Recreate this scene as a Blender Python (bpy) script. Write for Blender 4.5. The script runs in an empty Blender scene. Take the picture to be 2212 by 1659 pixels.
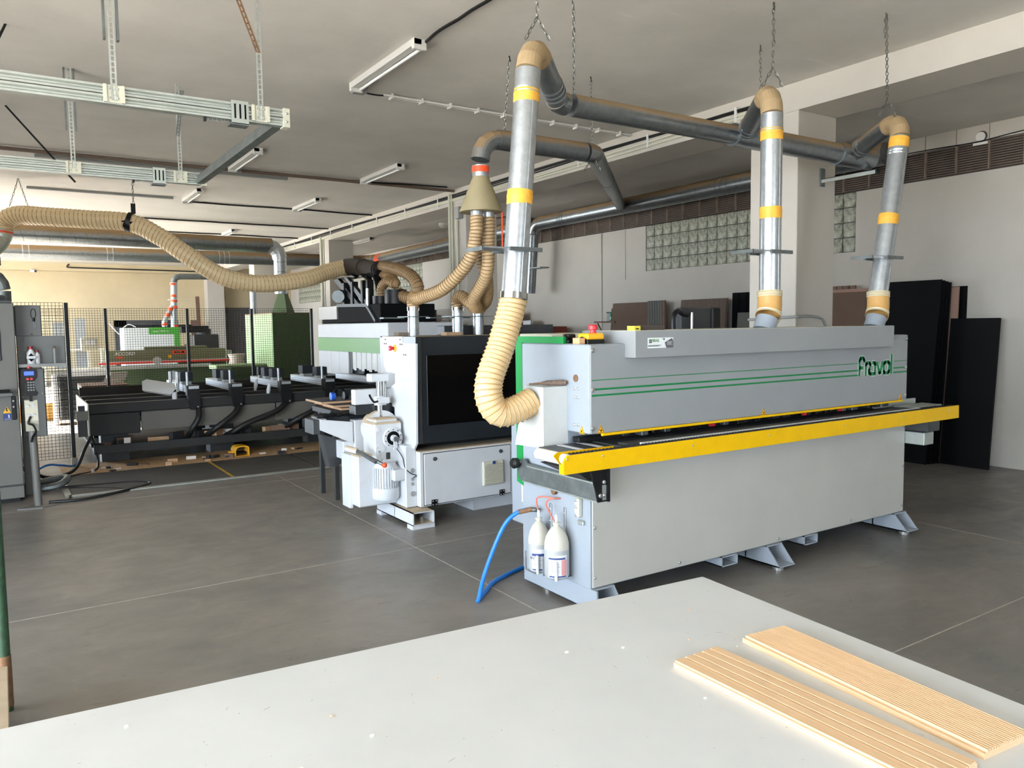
import bpy, math, random
from mathutils import Vector, Matrix
random.seed(7)
SC = bpy.context.scene
COL = SC.collection
R = math.radians

# ------------------------------------------------------------------ camera
def make_camera():
    yaw, pitch, roll, F = 0.990507034, -0.075926189, -0.0128030547, 1680.53
    f = Vector((math.cos(pitch)*math.cos(yaw), math.cos(pitch)*math.sin(yaw), math.sin(pitch)))
    r = Vector((math.sin(yaw), -math.cos(yaw), 0)); u = r.cross(f)
    r2 = math.cos(roll)*r + math.sin(roll)*u
    u2 = -math.sin(roll)*r + math.cos(roll)*u
    cd = bpy.data.cameras.new('camera'); cd.sensor_width = 36; cd.lens = F/2212*36
    cd.clip_start = 0.05; cd.clip_end = 200
    o = bpy.data.objects.new('camera', cd); COL.objects.link(o)
    m = Matrix((r2, u2, -f)).transposed().to_4x4(); m.translation = (0, 0, 1.6)
    o.matrix_world = m
    SC.camera = o
make_camera()

# ------------------------------------------------------------------ sky, sun, exposure
W = bpy.data.worlds.new('sky'); SC.world = W; W.use_nodes = True
nt = W.node_tree; nt.nodes.clear()
wo = nt.nodes.new('ShaderNodeOutputWorld'); bg = nt.nodes.new('ShaderNodeBackground')
bg.inputs[0].default_value = (0.74, 0.87, 1.02, 1); bg.inputs[1].default_value = 18.0
nt.links.new(bg.outputs[0], wo.inputs[0])

def sun():
    l = bpy.data.lights.new('sun', 'SUN'); l.energy = 100; l.angle = R(0.6); l.color = (1, 0.95, 0.87)
    o = bpy.data.objects.new('sun', l); COL.objects.link(o)
    d = Vector((1.0, -0.28, -0.62))
    o.rotation_euler = d.to_track_quat('-Z', 'Y').to_euler()
sun()

def portal(name, loc, sx, sy, rot):
    l = bpy.data.lights.new(name, 'AREA'); l.shape = 'RECTANGLE'; l.size = sx; l.size_y = sy
    l.cycles.is_portal = True
    o = bpy.data.objects.new(name, l); COL.objects.link(o); o.location = loc; o.rotation_euler = rot
XL = -3.2          # left wall
YB = -4.2          # wall behind
portal('doorway_portal', (XL-.1, 1.5, 1.65), 3.3, 8.4, (0, R(-90), 0))
portal('doorway_portal', (XL-.1, 21.0, 1.65), 3.3, 12.0, (0, R(-90), 0))
portal('doorway_portal', (2.2, YB-.1, 1.75), 1.8, 1.9, (R(90), 0, 0))
SC.view_settings.view_transform = 'Standard'; SC.view_settings.look = 'None'
SC.view_settings.gamma = 1; SC.view_settings.use_curve_mapping = False
SC.view_settings.exposure = 0.16
SC.cycles.use_denoising = True
SC.cycles.max_bounces = 10; SC.cycles.diffuse_bounces = 6
SC.cycles.sample_clamp_indirect = 8

# ------------------------------------------------------------------ materials
def lin(c):
    if isinstance(c, str):
        c = tuple(int(c[i:i+2], 16) for i in (1, 3, 5))
    def f(v):
        v /= 255
        return v/12.92 if v <= .04045 else ((v+.055)/1.055)**2.4
    return tuple(f(v) for v in c) + (1,)
MATS = {}
def mat(name, col, rough=.5, metal=0, spec=.5, var=0, scale=6, col2=None, bump=0, bscale=40, dust=None, stretch=None, trans=0, alpha=1, emit=0):
    m = bpy.data.materials.new(name); m.use_nodes = True
    n = m.node_tree.nodes; L = m.node_tree.links; p = n['Principled BSDF']
    base = lin(col); p.inputs['Base Color'].default_value = base
    p.inputs['Roughness'].default_value = rough; p.inputs['Metallic'].default_value = metal
    p.inputs['Specular IOR Level'].default_value = spec
    p.inputs['Transmission Weight'].default_value = trans; p.inputs['Alpha'].default_value = alpha
    if emit:
        p.inputs['Emission Color'].default_value = base; p.inputs['Emission Strength'].default_value = emit
    tc = mp = None
    def coords():
        nonlocal tc, mp
        if tc is None:
            tc = n.new('ShaderNodeTexCoord'); mp = n.new('ShaderNodeMapping')
            L.new(tc.outputs['Object'], mp.inputs[0])
            if stretch: mp.inputs['Scale'].default_value = stretch
        return mp.outputs[0]
    cur = None
    if var or col2:
        nz = n.new('ShaderNodeTexNoise'); nz.inputs['Scale'].default_value = scale; nz.inputs['Detail'].default_value = 7; nz.inputs['Roughness'].default_value = .62
        L.new(coords(), nz.inputs['Vector'])
        rp = n.new('ShaderNodeValToRGB'); L.new(nz.outputs['Fac'], rp.inputs[0])
        c2 = lin(col2) if col2 else tuple(max(0, v*(1-var)) for v in base[:3])+(1,)
        rp.color_ramp.elements[0].position = .35; rp.color_ramp.elements[1].position = .65
        rp.color_ramp.elements[0].color = c2
        rp.color_ramp.elements[1].color = base if col2 else tuple(min(1, v*(1+var*.5)) for v in base[:3])+(1,)
        cur = rp.outputs[0]
    if dust:
        geo = n.new('ShaderNodeNewGeometry'); sx = n.new('ShaderNodeSeparateXYZ'); L.new(geo.outputs['Normal'], sx.inputs[0])
        nz2 = n.new('ShaderNodeTexNoise'); nz2.inputs['Scale'].default_value = 9; nz2.inputs['Detail'].default_value = 5
        L.new(coords(), nz2.inputs['Vector'])
        ad = n.new('ShaderNodeMath'); ad.operation = 'MULTIPLY_ADD'; L.new(nz2.outputs['Fac'], ad.inputs[0]); ad.inputs[1].default_value = .5; L.new(sx.outputs['Z'], ad.inputs[2])
        mr = n.new('ShaderNodeMapRange'); L.new(ad.outputs[0], mr.inputs[0]); mr.inputs[1].default_value = .30; mr.inputs[2].default_value = .72
        mx = n.new('ShaderNodeMix'); mx.data_type = 'RGBA'; L.new(mr.outputs[0], mx.inputs[0])
        if cur: L.new(cur, mx.inputs[6])
        else: mx.inputs[6].default_value = base
        mx.inputs[7].default_value = lin(dust); cur = mx.outputs[2]
        if metal:
            mm = n.new('ShaderNodeMath'); mm.operation = 'MULTIPLY_ADD'; L.new(mr.outputs[0], mm.inputs[0]); mm.inputs[1].default_value = -metal; mm.inputs[2].default_value = metal
            L.new(mm.outputs[0], p.inputs['Metallic'])
        mo = n.new('ShaderNodeMath'); mo.operation = 'MULTIPLY_ADD'; L.new(mr.outputs[0], mo.inputs[0]); mo.inputs[1].default_value = .9-rough; mo.inputs[2].default_value = rough
        L.new(mo.outputs[0], p.inputs['Roughness'])
    if cur: L.new(cur, p.inputs['Base Color'])
    if bump:
        nb = n.new('ShaderNodeTexNoise'); nb.inputs['Scale'].default_value = bscale; nb.inputs['Detail'].default_value = 4
        L.new(coords(), nb.inputs['Vector'])
        bp = n.new('ShaderNodeBump'); bp.inputs['Strength'].default_value = bump; bp.inputs['Distance'].default_value = .01
        L.new(nb.outputs['Fac'], bp.inputs['Height']); L.new(bp.outputs[0], p.inputs['Normal'])
    MATS[name] = m
    return m
def ceil_mat():
    m = mat('ceiling', (208, 204, 196), .9, var=.10, scale=.9, bump=.25, bscale=6)
    n = m.node_tree.nodes; L = m.node_tree.links; p = n['Principled BSDF']; src = p.inputs['Base Color'].links[0].from_socket
    tc = n.new('ShaderNodeTexCoord'); mp = n.new('ShaderNodeMapping'); mp.inputs['Scale'].default_value = (.5, 5, 1); mp.inputs['Rotation'].default_value = (0, 0, .06); L.new(tc.outputs['Object'], mp.inputs[0])
    z = n.new('ShaderNodeTexNoise'); z.inputs['Scale'].default_value = 2.2; z.inputs['Detail'].default_value = 9; z.inputs['Roughness'].default_value = .7; L.new(mp.outputs[0], z.inputs['Vector'])
    r = n.new('ShaderNodeMapRange'); r.inputs[1].default_value = .62; r.inputs[2].default_value = .74; r.inputs[4].default_value = .6; L.new(z.outputs['Fac'], r.inputs[0])
    x = n.new('ShaderNodeMix'); x.data_type = 'RGBA'; L.new(r.outputs[0], x.inputs[0]); L.new(src, x.inputs[6]); x.inputs[7].default_value = lin((228, 224, 214)); L.new(x.outputs[2], p.inputs['Base Color'])
ceil_mat()
mat('wall', (186, 180, 170), .85, var=.06, scale=1.3, bump=.2, bscale=8)
def floor_mat():
    m = mat('floor', (116, 113, 109), .36, spec=.5)
    n = m.node_tree.nodes; L = m.node_tree.links; p = n['Principled BSDF']
    tc = n.new('ShaderNodeTexCoord')
    def noise(sc, det, stretch=(1, 1, 1), rot=0, dist=0):
        mp = n.new('ShaderNodeMapping'); mp.inputs['Scale'].default_value = stretch; mp.inputs['Rotation'].default_value = (0, 0, rot); L.new(tc.outputs['Object'], mp.inputs[0])
        z = n.new('ShaderNodeTexNoise'); z.inputs['Scale'].default_value = sc; z.inputs['Detail'].default_value = det; z.inputs['Roughness'].default_value = .65; z.inputs['Distortion'].default_value = dist; L.new(mp.outputs[0], z.inputs['Vector']); return z.outputs['Fac']
    def ramp(src, a, b, lo, hi):
        r = n.new('ShaderNodeMapRange'); L.new(src, r.inputs[0]); r.inputs[1].default_value = a; r.inputs[2].default_value = b; r.inputs[3].default_value = lo; r.inputs[4].default_value = hi; return r.outputs[0]
    def mixc(fac, c1, c2):
        x = n.new('ShaderNodeMix'); x.data_type = 'RGBA'; L.new(fac, x.inputs[0])
        for s_, c in ((6, c1), (7, c2)):
            if isinstance(c, tuple): x.inputs[s_].default_value = lin(c)
            else: L.new(c, x.inputs[s_])
        return x.outputs[2]
    big = ramp(noise(.8, 6, dist=.6), .35, .68, 0, 1)
    c = mixc(big, (110, 108, 105), (136, 130, 123))
    c = mixc(ramp(noise(3.2, 9, (1, 1.8, 1), .5, 1.2), .56, .74, 0, .5), c, (146, 134, 118))      # dusty drags
    c = mixc(ramp(noise(5.5, 8, (1, 2.5, 1), -.7, .8), .60, .72, 0, .55), c, (80, 78, 76))        # worn dark scuffs
    c = mixc(ramp(noise(60, 3), .68, .76, 0, .5), c, (70, 68, 66))                                # specks
    L.new(c, p.inputs['Base Color'])
    L.new(ramp(noise(2.4, 7, (1, 1.6, 1), .5, .8), .3, .7, .30, .52), p.inputs['Roughness'])
    bp = n.new('ShaderNodeBump'); bp.inputs['Strength'].default_value = .10; bp.inputs['Distance'].default_value = .01
    L.new(noise(14, 6), bp.inputs['Height']); L.new(bp.outputs[0], p.inputs['Normal'])
floor_mat()
mat('joint', (176, 168, 156), .8, var=.2, scale=20)
mat('wall_cream', (192, 177, 146), .85, var=.08, scale=1.0, bump=.2, bscale=8)
mat('galv', (132, 137, 140), .34, metal=.85, var=.16, scale=22, dust=(140, 116, 84))
mat('galv_bare', (188, 193, 196), .33, metal=.82, var=.14, scale=26)
mat('galv_dull', (120, 126, 126), .42, metal=.7, var=.25, scale=14)
mat('galv_rail', (190, 196, 190), .38, metal=.75, var=.08, scale=20)
mat('elbow_dusty', (164, 140, 104), .85, var=.08, scale=12)
mat('cone_tan', (142, 130, 98), .6, var=.08, scale=8)
mat('tape_yellow', (240, 178, 60), .45, var=.08, scale=30)
mat('tape_orange', (235, 78, 32), .5, var=.1, scale=30)
mat('hose', (212, 186, 142), .42, spec=.5, var=.06, scale=14)
mat('hose_rib', (196, 158, 104), .5, var=.08, scale=20)
mat('hose_dusty', (176, 150, 114), .55, var=.12, scale=12)
mat('hose_dusty_rib', (142, 114, 76), .6)
mat('chain', (120, 120, 114), .4, metal=.8)
mat('black', (17, 17, 18), .45, var=.1, spec=.35)
mat('black_matte', (12, 12, 13), .8, spec=.15)
mat('rubber', (24, 24, 24), .5)
mat('dark_steel', (48, 49, 48), .5, var=.12, scale=8)
mat('charcoal', (58, 60, 62), .45, var=.1, scale=8)
mat('white_plastic', (214, 216, 218), .4)
mat('paint_white', (202, 205, 208), .38, var=.04, scale=5)
mat('paint_white_dusty', (202, 205, 208), .4, var=.04, scale=5, dust=(186, 168, 142))
mat('fravol_grey', (150, 158, 166), .40, var=.05, scale=4)
mat('fravol_front', (144, 147, 148), .38, var=.04, scale=3)
mat('fravol_low', (182, 181, 174), .36, var=.04, scale=3)
mat('green_bright', (0, 132, 60), .4, var=.05)
mat('green_logo', (12, 122, 66), .45)
mat('biesse_green', (88, 148, 62), .4)
mat('yellow', (236, 186, 0), .4, var=.05, scale=9, spec=.3)
mat('yellow_sign', (240, 178, 30), .5)
mat('red', (206, 44, 50), .35)
mat('cream', (196, 194, 176), .5, var=.05)
mat('dark_panel', (36, 40, 44), .28, var=.12, scale=5)
mat('dark_glass', (9, 7, 6), .15, spec=.25)
mat('screw', (190, 190, 186), .3, metal=.8)
mat('rust', (120, 88, 60), .7, var=.3, scale=30)
mat('steel_shiny', (190, 192, 190), .16, metal=1)
# ------------------------------------------------------------------ mesh helpers
class B:
    def __init__(s): s.v = []; s.f = []
    def add(s, vs, fs):
        o = len(s.v); s.v += [tuple(p) for p in vs]; s.f += [tuple(i+o for i in f) for f in fs]; return s
    def box(s, x0, x1, y0, y1, z0, z1, c=0):
        if x0 > x1: x0, x1 = x1, x0
        if y0 > y1: y0, y1 = y1, y0
        if z0 > z1: z0, z1 = z1, z0
        c = min(c, (x1-x0)*.45, (y1-y0)*.45, (z1-z0)*.45)
        if c <= 0:
            vs = [(x, y, z) for x in (x0, x1) for y in (y0, y1) for z in (z0, z1)]
            return s.add(vs, [(0,1,3,2), (4,6,7,5), (0,4,5,1), (2,3,7,6), (0,2,6,4), (1,5,7,3)])
        lo = (x0, y0, z0); hi = (x1, y1, z1); vs = []; ix = {}
        for cx in (0, 1):
            for cy in (0, 1):
                for cz in (0, 1):
                    for a in range(3):
                        p = []
                        for k, b in enumerate((cx, cy, cz)):
                            e = hi[k] if b else lo[k]
                            if k != a: e += -c if b else c
                            p.append(e)
                        ix[(cx, cy, cz, a)] = len(vs); vs.append(p)
        fs = []
        for a in range(3):
            b, d = [(1, 2), (2, 0), (0, 1)][a]
            for sd in (0, 1):
                q = []
                for (i, j) in ((0, 0), (1, 0), (1, 1), (0, 1)):
                    k = [0, 0, 0]; k[a] = sd; k[b] = i; k[d] = j; q.append(ix[(*k, a)])
                fs.append(q if sd else q[::-1])
        for a in range(3):
            b, d = [(1, 2), (2, 0), (0, 1)][a]
            for i in (0, 1):
                for j in (0, 1):
                    q = []
                    for (sd, ax) in ((0, b), (1, b), (1, d), (0, d)):
                        k = [0, 0, 0]; k[a] = sd; k[b] = i; k[d] = j; q.append(ix[(*k, ax)])
                    fs.append(q if (i == j) else q[::-1])
        for cx in (0, 1):
            for cy in (0, 1):
                for cz in (0, 1):
                    q = [ix[(cx, cy, cz, a)] for a in range(3)]
                    fs.append(q if (cx+cy+cz) % 2 else q[::-1])
        return s.add(vs, fs)
    def tube(s, pts, r, n=12, caps=True, closed=False, ph=0, up=None):
        pts = [Vector(p) for p in pts]; m = len(pts)
        rs = r if isinstance(r, (list, tuple)) else [r]*m
        T = []
        for i in range(m):
            if closed: t = pts[(i+1) % m]-pts[i-1]
            else: t = pts[min(i+1, m-1)]-pts[max(i-1, 0)]
            T.append(t.normalized() if t.length > 1e-9 else Vector((0, 0, 1)))
        a = Vector(up) if up else (Vector((0, 0, 1)) if abs(T[0].z) < .9 else Vector((1, 0, 0)))
        N = (a-T[0]*a.dot(T[0])).normalized(); vs = []
        for i in range(m):
            N = (N-T[i]*N.dot(T[i])).normalized(); Bn = T[i].cross(N)
            for k in range(n):
                w = 2*math.pi*k/n+ph
                vs.append(pts[i]+(N*math.cos(w)+Bn*math.sin(w))*rs[i])
        fs = []
        for i in range(m if closed else m-1):
            j = (i+1) % m
            for k in range(n):
                l = (k+1) % n
                fs.append((i*n+k, i*n+l, j*n+l, j*n+k))
        if caps and not closed:
            fs.append(tuple(range(n))[::-1]); fs.append(tuple((m-1)*n+k for k in range(n)))
        return s.add(vs, fs)
    def cyl(s, p0, p1, r, r2=None, n=16, caps=True):
        return s.tube([p0, p1], [r, r if r2 is None else r2], n, caps)
    def ring(s, p, d, r, h, t=.004, n=20):      # a raised band round a pipe
        p = Vector(p); d = Vector(d).normalized()
        return s.tube([p-d*h/2, p-d*h/2, p+d*h/2, p+d*h/2], [r, r+t, r+t, r], n, False)
    def prism(s, poly, ax, a, b):
        area = sum(poly[i-1][0]*poly[i][1]-poly[i][0]*poly[i-1][1] for i in range(len(poly)))
        if area < 0: poly = poly[::-1]
        if a > b: a, b = b, a
        def P3(u, v, w):
            return {'x': (w, u, v), 'y': (u, w, v), 'z': (u, v, w)}[ax]
        k = len(poly); vs = [P3(u, v, a) for u, v in poly]+[P3(u, v, b) for u, v in poly]
        fs = [tuple(range(k))[::-1], tuple(range(k, 2*k))]+[(i, (i+1) % k, k+(i+1) % k, k+i) for i in range(k)]
        if ax == 'y': fs = [f[::-1] for f in fs]
        return s.add(vs, fs)
    def lathe(s, prof, c, n=24, d=(0, 0, 1)):
        c = Vector(c); d = Vector(d)
        return s.tube([c+d*z for r, z in prof], [max(r, 1e-4) for r, z in prof], n, True)
    def xf(s, M):
        s.v = [tuple(M @ Vector(p)) for p in s.v]; return s
    def ob(s, name, m, parent=None, smooth=True, ang=38):
        me = bpy.data.meshes.new(name)
        off = Vector((0, 0, 0))
        q = parent
        while q is not None: off = off+Vector(q.location); q = q.parent
        me.from_pydata([tuple(Vector(p)-off) for p in s.v], [], s.f); me.validate(); me.update()
        if smooth:
            me.polygons.foreach_set('use_smooth', [True]*len(me.polygons))
            me.set_sharp_from_angle(angle=R(ang))
        o = bpy.data.objects.new(name, me); COL.objects.link(o)
        me.materials.append(MATS[m] if isinstance(m, str) else m)
        o.parent = parent
        return o
def tag(o, label, cat, group=None, kind=None):
    if label: o['label'] = label
    if cat: o['category'] = cat
    if group: o['group'] = group
    if kind: o['kind'] = kind
    return o
def thing(name, label, cat, loc, group=None):
    o = bpy.data.objects.new(name, None); COL.objects.link(o); o.location = loc; o.empty_display_size = .1
    return tag(o, label, cat, group)
def struct(o): o['kind'] = 'structure'; return o
def bx(name, m, parent, x0, x1, y0, y1, z0, z1, c=0): return B().box(x0, x1, y0, y1, z0, z1, c).ob(name, m, parent)
def spl(pts, k=8):                                # smooth curve through points
    P = [Vector(p) for p in pts]; out = []
    for i in range(len(P)-1):
        a = P[max(i-1, 0)]; b = P[i]; c = P[i+1]; d = P[min(i+2, len(P)-1)]
        for j in range(k):
            t = j/k
            out.append(.5*((2*b)+(c-a)*t+(2*a-5*b+4*c-d)*t*t+(3*b-a-3*c+d)*t**3))
    out.append(P[-1]); return out
def resample(pts, step):
    P = [Vector(p) for p in pts]; L = [0]
    for i in range(1, len(P)): L.append(L[-1]+(P[i]-P[i-1]).length)
    n = max(2, int(L[-1]/step)); out = []; j = 0
    for i in range(n+1):
        t = L[-1]*i/n
        while j < len(L)-2 and L[j+1] < t: j += 1
        w = (t-L[j])/max(1e-9, L[j+1]-L[j]); out.append(P[j].lerp(P[j+1], min(1, max(0, w))))
    return out
def copy_tree(o, loc=None, parent=None):
    c = o.copy(); COL.objects.link(c); c.parent = parent
    if loc is not None: c.location = loc
    for ch in o.children: copy_tree(ch, None, c)
    return c
def hose(parent, pts, r, pitch=.03, m='hose', mr='hose_rib', n=18, rib=.005):
    P = resample(spl(pts, 10), pitch/2)
    B().tube(P, [r if i % 2 else r*.955 for i in range(len(P))], n, False).ob('hose_wall', m, parent, ang=80)
    Q = resample(P, pitch/10); H = []
    T = [(Q[min(i+1, len(Q)-1)]-Q[max(i-1, 0)]).normalized() for i in range(len(Q))]
    N = Vector((0, 0, 1)) if abs(T[0].z) < .9 else Vector((1, 0, 0))
    for i in range(len(Q)):
        N = (N-T[i]*N.dot(T[i])).normalized(); w = 2*math.pi*i/10
        H.append(Q[i]+(N*math.cos(w)+T[i].cross(N)*math.sin(w))*(r*1.005))
    B().tube(H, rib, 5, True).ob('spiral_rib', mr, parent)
def chain(b, p0, p1, pitch=.032, w=.009, t=.0028):
    p0 = Vector(p0); p1 = Vector(p1); d = p1-p0; L = d.length; d.normalize(); n = max(1, int(L/pitch))
    a = d.cross(Vector((1, .3, .2))).normalized(); c = d.cross(a)
    for i in range(n):
        o = p0+d*(L*(i+.5)/n); s = a if i % 2 else c; h = L/n*.62
        pts = [o+d*(h*math.sin(q))*1+s*(w*math.cos(q)) for q in [2*math.pi*k/8 for k in range(8)]]
        b.tube(pts, t, 4, closed=True)
    return b
def bolt(b, p, d, r=.012, h=.006):
    p = Vector(p); d = Vector(d); b.tube([p, p+d*h*.5, p+d*h], [r, r, r*.55], 10)
    return b
def bolts(parent, pts, d, r=.008, m='screw', name='bolt', h=.006):
    me = None
    for p in pts:
        if me is None:
            b = B(); bolt(b, (0, 0, 0), d, r, h); o = b.ob(name, m); me = o
        else:
            o = me.copy(); COL.objects.link(o)
        off = Vector((0, 0, 0)); q = parent
        while q is not None: off = off+Vector(q.location); q = q.parent
        o.parent = parent; o.location = Vector(p)-off
def text(name, body, size, m, parent, loc, xa, ya, ext=.0008, shear=0, offset=0, align='LEFT', sx=1):
    cu = bpy.data.curves.new(name, 'FONT'); cu.body = body; cu.size = size; cu.extrude = ext; cu.shear = shear; cu.offset = offset; cu.align_x = align
    cu.resolution_u = 2
    o = bpy.data.objects.new(name, cu); COL.objects.link(o)
    bpy.context.view_layer.update()
    me = bpy.data.meshes.new_from_object(o.evaluated_get(bpy.context.evaluated_depsgraph_get()))
    bpy.data.objects.remove(o)
    xa = Vector(xa); ya = Vector(ya); za = xa.cross(ya)
    M4 = Matrix((xa*sx, ya, za)).transposed().to_4x4(); M4.translation = Vector(loc)
    off = Vector((0, 0, 0)); q = parent
    while q is not None: off = off+Vector(q.location); q = q.parent
    me.transform(Matrix.Translation(-off) @ M4)
    t = bpy.data.objects.new(name, me); COL.objects.link(t); me.materials.clear(); me.materials.append(MATS[m]); t.parent = parent
    return t
def lerp(a, b, t): return tuple(x+(y-x)*t for x, y in zip(a, b))
# ------------------------------------------------------------------ the building
ZC = 3.685; XW = 8.96; YE = 28.3
fl = struct(bx('floor', 'floor', None, XL-8, XW+.3, YB-1, YE+.3, -.2, 0))
# saw-cut joints in the slab
for (x0, x1, y0, y1) in ((XL, XW, 5.018, 5.026), (XL, XW, 2.044, 2.051), (XL, XW, 8.1, 8.107), (2.434, 2.442, YB, 10), (6.0, 6.007, YB, 10), (XL, XW, -1, -.993), (-.9, -.893, YB, 10)):
    struct(bx('joint_strip', 'joint', fl, x0, x1, y0, y1, -.003, .0006))
ce = struct(bx('ceiling', 'ceiling', None, XL-.3, XW+.3, YB-.3, YE+.3, ZC, ZC+.2))
struct(bx('ceiling_beam', 'wall', None, 5.94, 6.487, YB, YE, 3.446, ZC+.01))
struct(bx('ceiling_beam', 'wall_cream', None, XL, 5.94, 27.9, YE, 3.446, ZC+.01))
for i in range(6):
    y = 4.43-5.83+i*5.835
    struct(bx('column', 'wall', None, 5.94, 6.487, y, y+.515, 0, 3.447, .006))
# right wall with recessed louvre band and glass-block windows
wins = [(5.83, 9.6), (17.7, 21.47), (23.66, 27.43)]
w = B(); w.box(XW+.12, XW+.32, YB, YE, 0, ZC)
w.box(XW, XW+.12, YB, YE, 0, 2.455)
yy = YB
for a, b_ in wins:
    w.box(XW, XW+.12, yy, a, 2.455, 3.2); yy = b_
w.box(XW, XW+.12, yy, YE, 2.455, 3.2)
w.box(XW, XW+.12, YB, YE, 3.515, ZC)
wr = struct(w.ob('wall_right', 'wall'))
mat('louvre_dark', (70, 60, 54), .8, var=.3, scale=9)
mat('louvre', (128, 112, 98), .6, var=.2, scale=14)
struct(bx('louvre_backing', 'louvre_dark', wr, XW+.08, XW+.121, YB, YE, 3.2, 3.516))
for k in range(12):
    z = 3.212+k*.026
    struct(B().prism([(XW+.005, z), (XW+.06, z+.012), (XW+.06, z+.018), (XW+.005, z+.006)], 'y', YB, YE).ob('louvre_slat', 'louvre', wr))
for k in range(74):
    y = YB+.2+k*.345
    struct(B().box(XW-.004, XW+.03, y, y+.012, 3.2, 3.516).ob('louvre_bar', 'louvre', wr))
for k in range(70):
    y = YB+.2+k*.345
    if y < 6.2: struct(bx('panel_seam', 'louvre', wr, XW-.006, XW+.01, y+.003, y+.009, 3.516, 3.685))
struct(bx('louvre_sill', 'louvre_dark', wr, XW-.012, XW+.1, YB, YE, 3.19, 3.203))
# glass blocks
gb = mat('glass_block', (190, 190, 170), .1, spec=.9, var=.45, scale=9, bump=1.0, bscale=13, trans=.2)
gb.node_tree.nodes['Bump'].inputs['Distance'].default_value = .06
mat('block_joint', (84, 90, 82), .7)
for wi, (a, b_) in enumerate(wins):
    fr = struct(bx('window_%d' % (wi+1), 'block_joint', None, XW+.045, XW+.13, a, b_, 2.455, 3.2))
    pitch = (b_-a)/20; proto = None
    for r_ in range(4):
        for c_ in range(20):
            if proto is None:
                bb = B(); hw = pitch/2-.006; hh = .0915-.004
                bb.box(-.04, .035, -hw, hw, -hh, hh, .012)
                bb.box(-.046, -.03, -hw+.022, hw-.022, -hh+.022, hh-.022, .006)
                me = bb.ob('glass_block', gb, fr, ang=60); proto = me
                me.location = Vector((XW+.05, a+pitch*.5, 2.455+.093))
                # origin of the frame is the world origin, so local equals world
            else:
                me = proto.copy(); COL.objects.link(me)
                me.location = Vector((XW+.05, a+pitch*(c_+.5), 2.455+.186*(r_+.5)))
# back wall with a grey sectional gate, left wall with two gateways, rear wall with one
wb = struct(bx('wall_back', 'wall_cream', None, XL-.3, XW+.3, YE, YE+.3, 0, ZC))
mat('gate_grey', (96, 92, 92), .6, var=.1)
g = bx('door_1', 'gate_grey', None, 6.56, 8.75, YE-.06, YE, 0, 2.32); struct(g)
for k in range(22): struct(bx('gate_rib', 'gate_grey', g, 6.58+k*.1, 6.63+k*.1, YE-.085, YE-.05, 0, 2.3))
b = B()
b.box(XL-.3, XL, YB, -2.7, 0, ZC); b.box(XL-.3, XL, 5.7, 15.0, 0, ZC); b.box(XL-.3, XL, 27, YE, 0, ZC)
b.box(XL-.3, XL, -2.7, 5.7, 3.3, ZC); b.box(XL-.3, XL, 15.0, 27, 3.3, ZC)
struct(b.ob('wall_left', 'wall'))
b = B(); b.box(XL-.3, 1.3, YB-.3, YB, 0, ZC); b.box(3.1, XW+.3, YB-.3, YB, 0, ZC); b.box(1.3, 3.1, YB-.3, YB, 2.7, ZC); b.box(1.3, 3.1, YB-.3, YB, 0, .8)
struct(b.ob('wall_rear', 'wall'))
struct(bx('added_sun_blocker', 'wall', None, XL-4.6, XL-.25, -4, 9, 3.5, 3.6))  # unseen canopy, added to hold back sun at the near doorway
mat('yard', (170, 164, 154), .9, var=.1)
struct(bx('yard_ground', 'yard', None, XL-40, XL-7.9, -40, 60, -.25, -.02))
struct(bx('yard_ground', 'yard', None, XL-8, XW, YB-30, YB-1, -.25, -.02))
# thin conduit drops on the right wall
for (y, z0, z1, r_) in ((10.72, .6, 3.19, .011), (10.1, 2.34, 3.19, .006)):
    o = B().cyl((XW-r_, y, z0), (XW-r_, y, z1), r_, n=8).ob('conduit', 'cream')
    tag(o, 'thin vertical conduit running down the right wall' if r_ > .01 else 'loose wire hanging on the wall left of the glass blocks', 'conduit')
# broken patch in the white band above the louvres
mat('patch_pale', (226, 222, 214), .9)
o = B().tube([(XW-.004, 4.375, 3.56), (XW-.009, 4.375, 3.56)], .05, 14).ob('plaster_patch', 'patch_pale', wr); struct(o)
struct(B().tube([(XW-.001, 4.365, 3.56), (XW-.004, 4.365, 3.56)], .06, 11).ob('patch_edge', 'louvre_dark', wr))
struct(bx('plaster_patch', 'patch_pale', wr, XW-.01, XW, 4.30, 4.45, 3.475, 3.50))
tag(B().tube(spl([(XW-.015, -1, 3.53), (XW-.015, 2.5, 3.525), (XW-.015, 3.8, 3.54), (XW-.015, 4.4, 3.51), (XW-.015, 5.0, 3.525), (XW-.015, 6.4, 3.53)], 6), .006, 6).ob('wall_cable', 'black'), 'thin black cable running along the louvre band', 'cable')
# ------------------------------------------------------------------ on the ceiling
mat('lamp_body', (206, 204, 198), .4); mat('lamp_tube', (224, 224, 220), .25)
mat('grey_box', (140, 142, 140), .5)
def lamp(x, y0, y1, label, group=None):
    t = thing('fluorescent_lamp', label, 'lamp', (x, (y0+y1)/2, ZC), group)
    bx('lamp_body', 'lamp_body', t, x-.05, x+.02, y0, y1, ZC-.05, ZC, .006)
    B().cyl((x+.035, y0+.03, ZC-.055), (x+.035, y1-.03, ZC-.055), .014, n=10).ob('lamp_tube', 'lamp_tube', t)
    for y in (y0, y1-.035): bx('lamp_holder', 'lamp_body', t, x-.052, x+.058, y, y+.035, ZC-.078, ZC, .005)
    bx('junction_box', 'grey_box', t, x+.01, x+.13, y1+.02, y1+.12, ZC-.055, ZC, .006)
lamp(2.66, 5.22, 6.46, 'white fluorescent batten lamp beside the thick black ceiling cable')
lamp(2.61, 9.28, 10.50, 'white fluorescent batten lamp beyond the hanging rail frame corner')
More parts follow.
